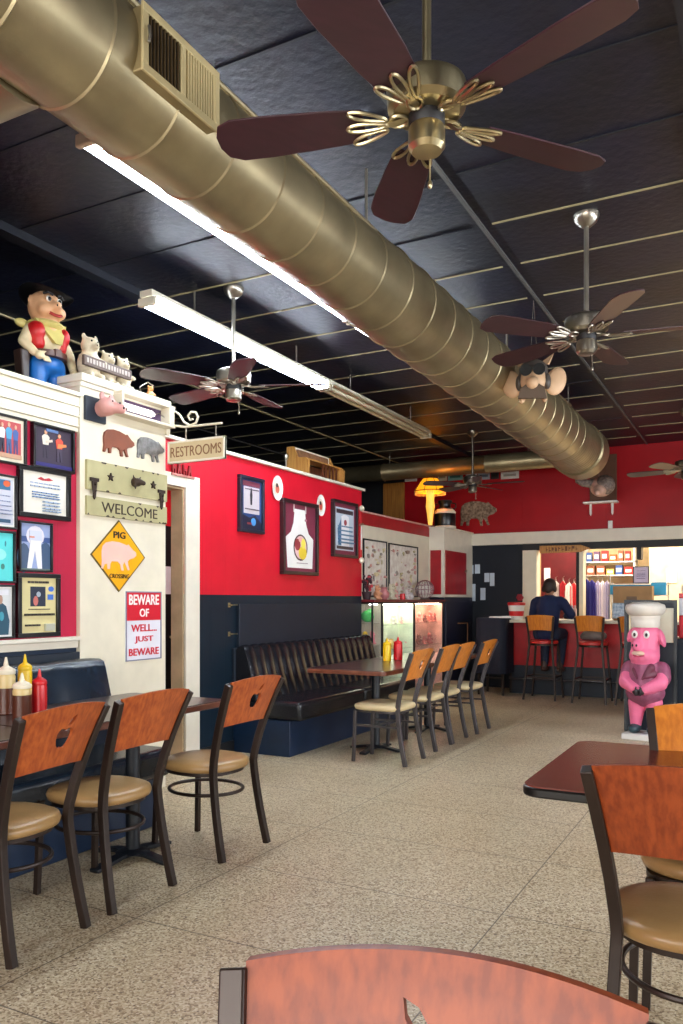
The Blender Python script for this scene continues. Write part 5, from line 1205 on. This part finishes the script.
# things on the counter and the cloth-covered table at its left
a, b_ = ony(478, 620, 10.85), ony(506, 620, 10.85)
t = thing('cloth_covered_table', 'high table draped in navy cloth at the left end of the counter', 'table', ((a.x+b_.x)/2, 11.0, 0), 0); W = (b_.x-a.x)/2+.02
b = MB(); n_ = 60; vs = []; fs = []
for k_, (zz, am) in enumerate(((1.07, 0), (1.06, .0), (.8, .012), (.30, .028))):
    for i in range(n_):
        a_ = 2*pi*i/n_; e_ = 5; q = (abs(cos(a_))**e_+abs(sin(a_))**e_)**(-1/e_); m_ = 1+am*sin(i*1.9)+am*.9
        gx = .985 if k_ == 0 else 1; vs.append((W*q*cos(a_)*m_*gx, .27*q*sin(a_)*m_*gx, zz))
for k_ in range(3):
    for i in range(n_): fs.append((k_*n_+i, k_*n_+(i+1) % n_, (k_+1)*n_+(i+1) % n_, (k_+1)*n_+i)[::-1])
fs.append(tuple(range(n_)))
b.add(vs, fs).build('cloth', mat('navy_cloth', (14, 20, 40), .8), t, smooth=True, angle=50)
for x in (-W+.05, W-.05):
    for y in (-.2, .2): MB().bar([(x, y, 0), (x, y, 1.0)], .03, .03).build('leg', M_metal, t)
MB().bar([(-W+.05, -.2, .24), (W-.05, -.2, .24)], .02, .02, (0, 1, 0)).build('stretcher', M_metal, t)
o = MB().add([(-.16, -.1, 0), (.16, -.12, 0), (.18, .12, 0), (-.15, .1, 0), (-.15, -.09, .02), (.15, -.11, .03), (.16, .1, .025), (-.14, .09, .015)], [(3, 2, 1, 0), (4, 5, 6, 7), (0, 1, 5, 4), (1, 2, 6, 5), (2, 3, 7, 6), (3, 0, 4, 7)]).build('paper_stack', M_white, None)
o.location = (ony(502, 618, 11.0).x, 11.0, 1.07); tag(o, 'stack of white papers at the edge of the cloth-covered table', 'paper')
q = ony(516, 618, 11.15)
t = thing('red_tub', 'red and white tub on the left end of the counter', 'tub', (q.x+.02, 11.1, ZC), 0)
MB().lathe([(.09, 0), (.115, .20), (.11, .20), (.085, .01)], (0, 0, 0), 24).build('tub', M_white, t, smooth=True)
MB().lathe([(.118, .20), (.125, .205), (.125, .235), (.11, .245), (.0, .245)], (0, 0, 0), 24).lathe([(.098, .05), (.106, .12), (.10, .12)], (0, 0, 0), 24).build('red_band', col((210, 30, 36), .4), t, smooth=True)
q = ony(517, 594, 11.2)
t = thing('red_flower', 'dark red flower in a stem holder behind the red tub', 'flower', (q.x, 11.35, ZC), 0)
MB().cyl((0, 0, 0), (0, 0, .28), .006, n=8).lathe([(.03, 0), (.03, .01), (.01, .05)], (0, 0, 0), 12).build('stem', M_metal, t)
b = MB()
for i in range(7): a_ = 2*pi*i/6; r__ = 0 if i == 6 else .03; b.ell((r__*cos(a_), 0, .31+r__*sin(a_)), (.026, .022, .026), 8, 6)
b.build('bloom', col((140, 20, 36)), t, smooth=True)
q = ony(531, 612, 11.1)
t = thing('blue_cup', 'blue cup on the counter at the left of the person', 'cup', (q.x, 11.3, ZC), 0)
MB().lathe([(.045, 0), (.06, .14), (.055, .14), (.04, .01)], (0, 0, 0), 20).build('cup', col((40, 120, 200), .4), t, smooth=True)
# papers pinned on the back wall
for i, (u0, u1, v0, v1) in enumerate(((470, 473.5, 565, 574), (475, 480, 564.5, 573.5), (484.5, 489.5, 573, 582), (490, 494.5, 573, 586), (469.5, 475.5, 584, 601), (480.5, 485.5, 588, 600))):
    c, w_, h_ = bw(YB, u0, u1, v0, v1)
    o = MB().add([(-w_/2, -.002, -h_/2), (w_/2, -.002, -h_/2), (w_/2, -.002, h_/2), (-w_/2, -.002, h_/2), (-w_/2, -.006, -h_/2), (w_/2, -.010, -h_/2), (w_/2, -.004, h_/2), (-w_/2, -.004, h_/2)], [(0, 1, 2, 3), (7, 6, 5, 4), (4, 5, 1, 0), (7, 3, 2, 6), (4, 0, 3, 7), (5, 6, 2, 1)]).box(-.006, .006, -.012, -.002, h_/2-.02, h_/2-.008).build('notice', col((196, 208, 220)), None)
    o.location = c; tag(o, 'white notice pinned on the dark back wall, ' + ['topmost left, half hidden by the cupboard', 'topmost, second from the left', 'upper of the right-hand pair, left sheet', 'upper of the right-hand pair, longer right sheet', 'largest sheet, lower left', 'small sheet, lower right'][i], 'notice', 'notices on the dark back wall')
# door casings / mullions of the service opening
def post(u0, u1, z0, z1, m, name, dy=0.06):
    a, b_ = ony(u0, 600, YB-.03).x, ony(u1, 600, YB-.03).x
    return struct(name, MB().box(a, b_, YB-dy, YB+.14, z0, z1), m, bevel=.004)
post(523, 537, 0, zt, M_cream, 'trim_61')
post(576.5, 579.5, ZC, zt, M_black, 'trim_62'); post(579.5, 583.5, ZC, zt, M_cream, 'trim_63')
post(637, 641.5, zt-.17, zt, M_black, 'trim_64')
struct('trim_65', MB().box(pl-.2, XE, YB-.04, YB-.001, zt, 2.15), M_black)
c, w_, h_ = bw(YB-.06, 540, 587, 545, 553)
t = thing('wooden_plank_sign', 'long wooden plank sign with carved brown letters over the kitchen opening', 'sign', c, 0)
MB().prism([(-w_/2, -.055), (w_/2-.08, -.05), (w_/2+.05, 0), (w_/2-.08, .05), (-w_/2, .055)], -.03, 0).build('plank', M_pine, t, bevel=.004)
b = MB(); r_ = random.Random(8); x = -w_*.36
while x < w_*.30:
    k_ = r_.uniform(.022, .04); b.box(x, x+.009, -.033, -.03, -.03, .03).box(x, x+k_, -.033, -.03, r_.choice((-.03, 0, .022)), r_.choice((-.022, .008, .03))+.008); x += k_+.018
b.build('carving', col((110, 66, 30)), t)
# kitchen shop stock
YK = 14.6
def kb(name, label, cat, u0, u1, v0, v1, Y, dep, m, group=None, bev=.004):
    a, b_ = ony(u0, v1, Y), ony(u1, v0, Y)
    o = MB().box(0, b_.x-a.x, 0, dep, 0, b_.z-a.z).build(name, m, None, bevel=bev); o.location = a; tag(o, label, cat, group); return o
struct('wall_kitchen_red', MB().box(ony(541, 600, 13.6).x, ony(577, 600, 13.6).x+.1, 13.6, 13.68, 0, 2.3), mat('kitchen_red', (96, 8, 16), .5))
kb('white_door', 'narrow white poster on the red wall inside the kitchen door', 'poster', 544, 550, 568, 584, 13.58, .02, M_white)
def garment(u, v, Y, w_, h_, rgb, label, group):
    q = ony(u, v, Y)
    t = thing('hanging_shirt', label, 'shirt', q, 0, group)
    b = MB(); vs = []; fs = []; nx_, nz_ = 10, 4
    for s_ in (-1, 1):
        for j in range(nz_+1):
            for i in range(nx_+1):
                x = (i/nx_*2-1)*w_/2*(1-.1*(j/nz_)**3); vs.append((x, s_*(.03+.012*sin(i*2.1)), -h_*(1-j/nz_)-.03*(1-j/nz_)*0+(-.05*abs(i/nx_*2-1)*(j/nz_))))
    W = nx_+1; S = W*(nz_+1)
    for j in range(nz_):
        for i in range(nx_): a = j*W+i; fs += [(a, a+1, a+W+1, a+W), (S+a, S+a+W, S+a+W+1, S+a+1)]
    for i in range(nx_): a = nz_*W+i; fs += [(i, S+i, S+i+1, i+1), (a, a+1, S+a+1, S+a)]
    for j in range(nz_): a = j*W; fs.append((a, a+W, S+a+W, S+a)); a += nx_; fs.append((a, S+a, S+a+W, a+W))
    b.add(vs, fs).build('cloth', col(rgb, .8), t, smooth=True, angle=60)
    MB().tube([(-w_*.3, 0, -.04), (0, 0, .02), (w_*.3, 0, -.04)], .006, 6).tube([(0, 0, .02), (0, 0, .06), (.02, 0, .08)], .004, 6).build('hanger', M_steel, t)
GX = 'clothes hanging in the kitchen shop'
garment(586.5, 579, 12.9, .12, .75, (40, 40, 120), 'dark blue long garment hanging nearest the cream post', GX)
garment(592, 580, 12.95, .11, .74, (60, 56, 140), 'violet-blue garment hanging right of the dark blue one', GX)
for i, (u, c_, nm) in enumerate(((598, (206, 200, 226), 'pale lilac'), (602.5, (240, 236, 240), 'white'), (607, (190, 186, 214), 'lilac grey'))):
    garment(u, 581, 13.0, .10, .70, c_, nm + ' garment on the rack in the kitchen shop', GX)
a, b_ = ony(583, 577.5, 12.95), ony(610, 577.5, 12.95)
t = thing('clothes_rack', 'metal clothes rail carrying the blue and white garments', 'clothes rack', (a.x, 12.95, 0), 0); L_ = b_.x-a.x
MB().cyl((0, 0, a.z+.02), (L_, 0, a.z+.02), .012, n=8).build('rail', M_steel, t)
for x in (0, L_): MB().cyl((x, 0, 0), (x, 0, a.z+.02), .012, n=8).build('post', M_steel, t); MB().bar([(x, -.2, .015), (x, .2, .015)], .03, .03).build('foot', M_steel, t)
for i, (u, c_, nm) in enumerate(((556, (200, 190, 186), 'grey'), (569, (226, 220, 214), 'white'), (563, (170, 30, 40), 'red'), (574, (190, 40, 46), 'bright red'))):
    garment(u, 581+i % 2*2, 13.553, .13 if i % 2 else .10, .45, c_, nm + ' shirt hanging against the red wall inside the kitchen door', 'shirts on the red kitchen wall')
# stocked shelving: shelf unit with boxes
t = thing('shop_shelving', 'white shelving unit at the back of the kitchen shop', 'shelving', (ony(584, 600, 14.3).x, 14.2, 0), 0)
L_ = ony(636, 600, 14.3).x-ony(584, 600, 14.3).x
for z in (.5, 1.0, 1.45, 1.75, 1.98): MB().box(0, L_, 0, .35, z-.02, z).build('shelf', M_white, t)
for x in (0, L_-.03): MB().box(x, x+.03, 0, .35, 0, 2.25).build('upright', M_white, t)
r_ = random.Random(21); x0 = t.location.x
pal = [((214, 96, 40), 'orange'), ((190, 40, 36), 'red'), ((226, 190, 90), 'yellow'), ((150, 90, 60), 'brown'), ((230, 220, 200), 'cream'), ((60, 90, 150), 'blue'), ((110, 80, 110), 'purple')]
for z, nm in ((1.98, 'highest'), (1.75, 'upper'), (1.45, 'second')):
    x = x0+.05; i = 0
    while x < x0+L_-.16:
        wd = r_.uniform(.08, .14); hh_ = r_.uniform(.10, .19); c_, cn = r_.choice(pal)
        bx = thing('goods_box', '%s packet on the %s shelf of the kitchen shop, %s from the left' % (cn, nm, ['first', 'second', 'third', 'fourth', 'fifth', 'sixth', 'seventh', 'eighth', 'ninth', 'tenth'][i]), 'packet', (x, 14.25, z), 0, 'packets on the kitchen shop shelves')
        MB().box(0, wd, 0, .12, 0, hh_).build('carton', col(c_, .5), bx, bevel=.004)
        MB().box(wd*.15, wd*.85, -.002, 0, hh_*.3, hh_*.7).build('front_label', M_white, bx)
        x += wd+.03; i += 1
struct('wall_kitchen_side', MB().box(ony(649, 600, 14.0).x, 1.6, 14.0, 14.06, 0, 2.8), mat('warm_cream', (240, 218, 176), .5))
YQ = 11.95
t = thing('pass_rack', 'dark rack standing on the counter behind the boxes', 'rack', (ony(610, 600, YQ+.12).x, YQ-.02, ZC), 0); L_ = ony(668, 600, YQ+.12).x-t.location.x
for z in (ony(640, 595, YQ).z-ZC, ony(640, 583.6, YQ).z-ZC): MB().box(0, L_, 0 if z < .5 else .08, .30, z-.015, z-.001).build('shelf', M_steel, t)
for x in (0, L_-.02):
    for y in (0.28,): MB().box(x, x+.02, y, y+.02, -ZC, .53).build('post', M_steel, t)
# framed certificate, papers, cyan things, cardboard box, on the pass-through sill
YQ = 11.95
c, w_, h_ = bw(YQ, 632, 648.5, 566, 583.5)
picture((c.x, YQ+.1, c.z), 0, w_, h_, 'black framed certificate standing in the kitchen opening', None, None, .014, col((206, 196, 224)), lines((90, 80, 130), .2, .8, (.75, .6, .5, .4, .25), .03), depth=.02)
kb('white_paper', 'white sheet with yellow edge taped at the right of the kitchen opening', 'paper', 666, 677, 568.5, 583, 13.985, .012, col((240, 236, 210)))
kb('cyan_box', 'bright cyan box right of the framed certificate', 'box', 651, 666, 582, 595, YQ, .10, col((30, 170, 226), .4))
kb('cyan_folder', 'cyan tray standing behind the cardboard box', 'tray', 610, 650, 584, 594.5, YQ+.12, .12, col((40, 160, 214), .4))
kb('ice_bag', 'pale blue patterned bag below the cardboard box', 'bag', 612, 631, 603, 618.5, 11.2, .12, mat('bag_pattern', (206, 222, 232), .5, rgb2=(120, 150, 180), scale=30), None, .02)
a, b_ = ony(613, 602, 11.35), ony(652, 586, 11.35)
t = thing('cardboard_box', 'long brown cardboard box standing on the counter', 'box', (a.x, 11.35, ZC), 0); W = b_.x-a.x; hh_ = b_.z-ZC
MB().box(0, W, 0, .22, 0, hh_).build('carton', mat('cardboard', (176, 136, 90), .7), t, bevel=.003)
MB().box(0, W, .10, .12, hh_, hh_+.002).build('tape', col((200, 170, 120)), t)
MB().box(W*.35, W*.62, -.002, 0, hh_*.55, hh_*.70).build('print', col((110, 84, 60)), t)
for i, (u, wd, c_) in enumerate(((569, .03, (226, 226, 230)), (572, .03, (190, 190, 200)), (575, .025, (210, 170, 160)))):
    q = ony(u, 618, 11.5); o = MB().lathe([(wd, 0), (wd, .14), (wd*.5, .17), (wd*.5, .2)], (0, 0, 0), 14).build('counter_bottle', col(c_, .3), None, smooth=True); o.location = (q.x, 11.5, ZC)
    tag(o, ['white', 'grey', 'pinkish'][i] + ' bottle on the counter beside the person', 'bottle', 'bottles on the counter')
# ================================================================== CHEF PIG STATUE, BOARD, RED DISPENSER
M_pink = mat('statue_pink', (244, 120, 160), .5, var=.05, scale=8)
base = onz(642, 738, 0)
t = thing('chef_pig_statue', 'standing pink pig statue in a white chef hat with crossed arms', 'statue', (base.x+.03, base.y, 0), R(-10))
blob('body', [('c', (0, 0, .96), (0, 0, .80), .15, .155), ('e', (0, 0, 1.0), (.15, .14, .12)), ('e', (0, -.03, .79), (.165, .16, .11)), ('c', (-.035, -.13, .895), (-.04, -.185, .89), .062, .052), ('e', (0, -.13, .81), (.085, .06, .055)), ('c', (0, 0, .72), (0, 0, .50), .15, .19), ('e', (0, -.02, .48), (.195, .17, .17)),
              ('e', (-.165, .0, .98), (.03, .05, .075), (0, .35, 0)), ('e', (.178, .0, .96), (.032, .06, .095), (0, -.35, 0)),
              ('c', (-.18, 0, .64), (-.19, -.10, .54), .075, .07), ('c', (-.19, -.10, .54), (-.04, -.20, .48), .07, .05), ('c', (.19, 0, .64), (.20, -.10, .54), .075, .07), ('c', (.20, -.10, .54), (.06, -.20, .48), .07, .05),
              ('c', (-.09, 0, .34), (-.10, -.01, .12), .10, .06), ('c', (.09, 0, .34), (.10, .0, .12), .10, .06)]
     , M_pink, t, .012, 5)
for s_ in (-1, 1):
    blob('hand', [('e', (s_*.03, -.225, .46), (.04, .028, .028))] + [('c', (s_*.02-.0*i, -.245+.004*i, .478-.014*i), (-s_*.03, -.25, .476-.014*i), .010, .009) for i in range(4)] + [('c', (s_*.04, -.23, .475), (s_*.02, -.245, .505), .010, .009)], col((30, 22, 28), .4), t, .006, 2)
blob('shirt', [('c', (0, 0, .665), (0, 0, .50), .165, .205), ('e', (0, -.0, .44), (.212, .192, .13)), ('c', (-.17, 0, .65), (-.19, -.03, .59), .09, .085), ('c', (.18, 0, .65), (.20, -.03, .59), .09, .085)], mat('mauve_shirt', (160, 84, 116), .5, var=.12, scale=14), t, .012, 4)
blob('collar', [('c', (-.08, -.13, .66), (-.03, -.19, .58), .025, .012), ('c', (.10, -.12, .68), (.03, -.19, .58), .045, .014), ('c', (.12, -.10, .62), (.06, -.18, .60), .04, .02)], mat('plum_collar', (110, 44, 66), .5), t, .008, 2)
b = MB(); b.lathe([(.148, 1.06), (.152, 1.07), (.155, 1.12), (.15, 1.135), (.158, 1.15), (.154, 1.17), (.185, 1.185), (.205, 1.21), (.212, 1.245), (.20, 1.275), (.13, 1.298), (.0, 1.305)], (0, 0, 0), 32)
b.build('chef_hat', mat('hat_white', (226, 218, 206), .5, var=.04), t, smooth=True, angle=60)
b = MB()
for a_ in (-.062, .066): b.ell((a_-.01, -.137, .995), (.034, .014, .038), 14, 10)
b.build('eye', M_white, t, smooth=True)
b = MB()
for a_ in (-.06, .068): b.ell((a_-.01, -.149, .992), (.015, .006, .018), 10, 8)
for a_ in (-.062, -.020): b.ell((a_, -.236, .895), (.010, .007, .014), 8, 6)
b.build('pupil', M_black, t, smooth=True)
MB().ell((-.02, -.178, .818), (.07, .02, .026), 14, 8).build('muzzle', mat('muzzle_cream', (232, 200, 176), .5), t, smooth=True)
MB().tube([(-.07, -.190, .80), (-.01, -.200, .79), (.05, -.190, .80)], .007, 6).build('mouth', col((190, 60, 90)), t, smooth=True)
for s_ in (-1, 1): blob('shoe', [('e', (s_*.10, -.05, .095), (.065, .12, .045)), ('e', (s_*.10, 0, .12), (.06, .07, .04))], mat('dark_green_shoe', (50, 76, 84), .4), t, .01)
MB().box(-.20, .20, -.19, .16, 0, .055).build('plinth', M_white, t, bevel=.006)
t.scale = (.86, .9, 1)
# dark board behind it
YD2 = base.y+.36
a, b_ = ony(624.3, 740, YD2), ony(677, 740, YD2)
t = thing('display_board', 'tall navy framed board with white sheets standing behind the chef pig', 'board', ((a.x+b_.x)/2, YD2, 0), 0); W = (b_.x-a.x)/2; zt2 = ony(650, 600, YD2).z
MB().box(-W, W, 0, .04, 0, zt2).build('panel', M_navy, t, bevel=.003)
b = MB(); f_ = .03; b.box(-W, -W+f_, -.012, 0, 0, zt2).box(W-f_, W, -.012, 0, 0, zt2).box(-W+f_, W-f_, -.012, 0, zt2-f_, zt2); b.build('frame', col((24, 34, 40), .4), t)
MB().box(W*.05, W-f_, -.004, 0, zt2-.42, zt2-.08).build('white_sheet', col((226, 220, 196), .5), t)
MB().box(-W*.82, -W*.1, -.004, 0, zt2-.34, zt2-.06).build('cream_sheet', col((226, 214, 170), .5), t)
for x in (-W+.05, W-.05): MB().bar([(x, .04, .9), (x, .34, .02)], .03, .02, (1, 0, 0)).build('prop', M_navy, t)
# red dispenser on a navy pedestal at the right
a, b_ = ony(677.5, 640, 8.9), ony(700, 640, 8.9)
t = thing('navy_pedestal', 'navy cabinet at the right edge, partly behind the board', 'cabinet', (a.x-.12, 8.95, 0), 0)
MB().box(0, .75, 0, .5, 0, .92).build('case', M_navy, t, bevel=.004)
MB().box(.03, .72, -.015, 0, .08, .86).build('door', M_navy, t, bevel=.004)
MB().cyl((.1, -.015, .6), (.1, -.04, .6), .015, n=10).build('knob', M_steel, t, smooth=True)
t = thing('red_dispenser', 'red and white countertop dispenser on the navy cabinet at the right edge', 'dispenser', (a.x, 9.05, .92), 0)
MB().box(0, .40, 0, .3, 0, .24).build('lower_case', col((196, 20, 40), .35), t, bevel=.01)
MB().box(.0, .40, 0, .3, .24, .42).build('window_case', col((206, 206, 214), .3), t, bevel=.006)
MB().box(.0, .40, -.01, .3, .42, .47).build('top_band', col((196, 20, 40), .35), t, bevel=.006)
MB().box(.08, .16, -.01, 0, .06, .14).build('emblem', M_white, t)
MB().box(.02, .38, .02, .28, .47, .56).build('top_case', M_cream, t, bevel=.02)
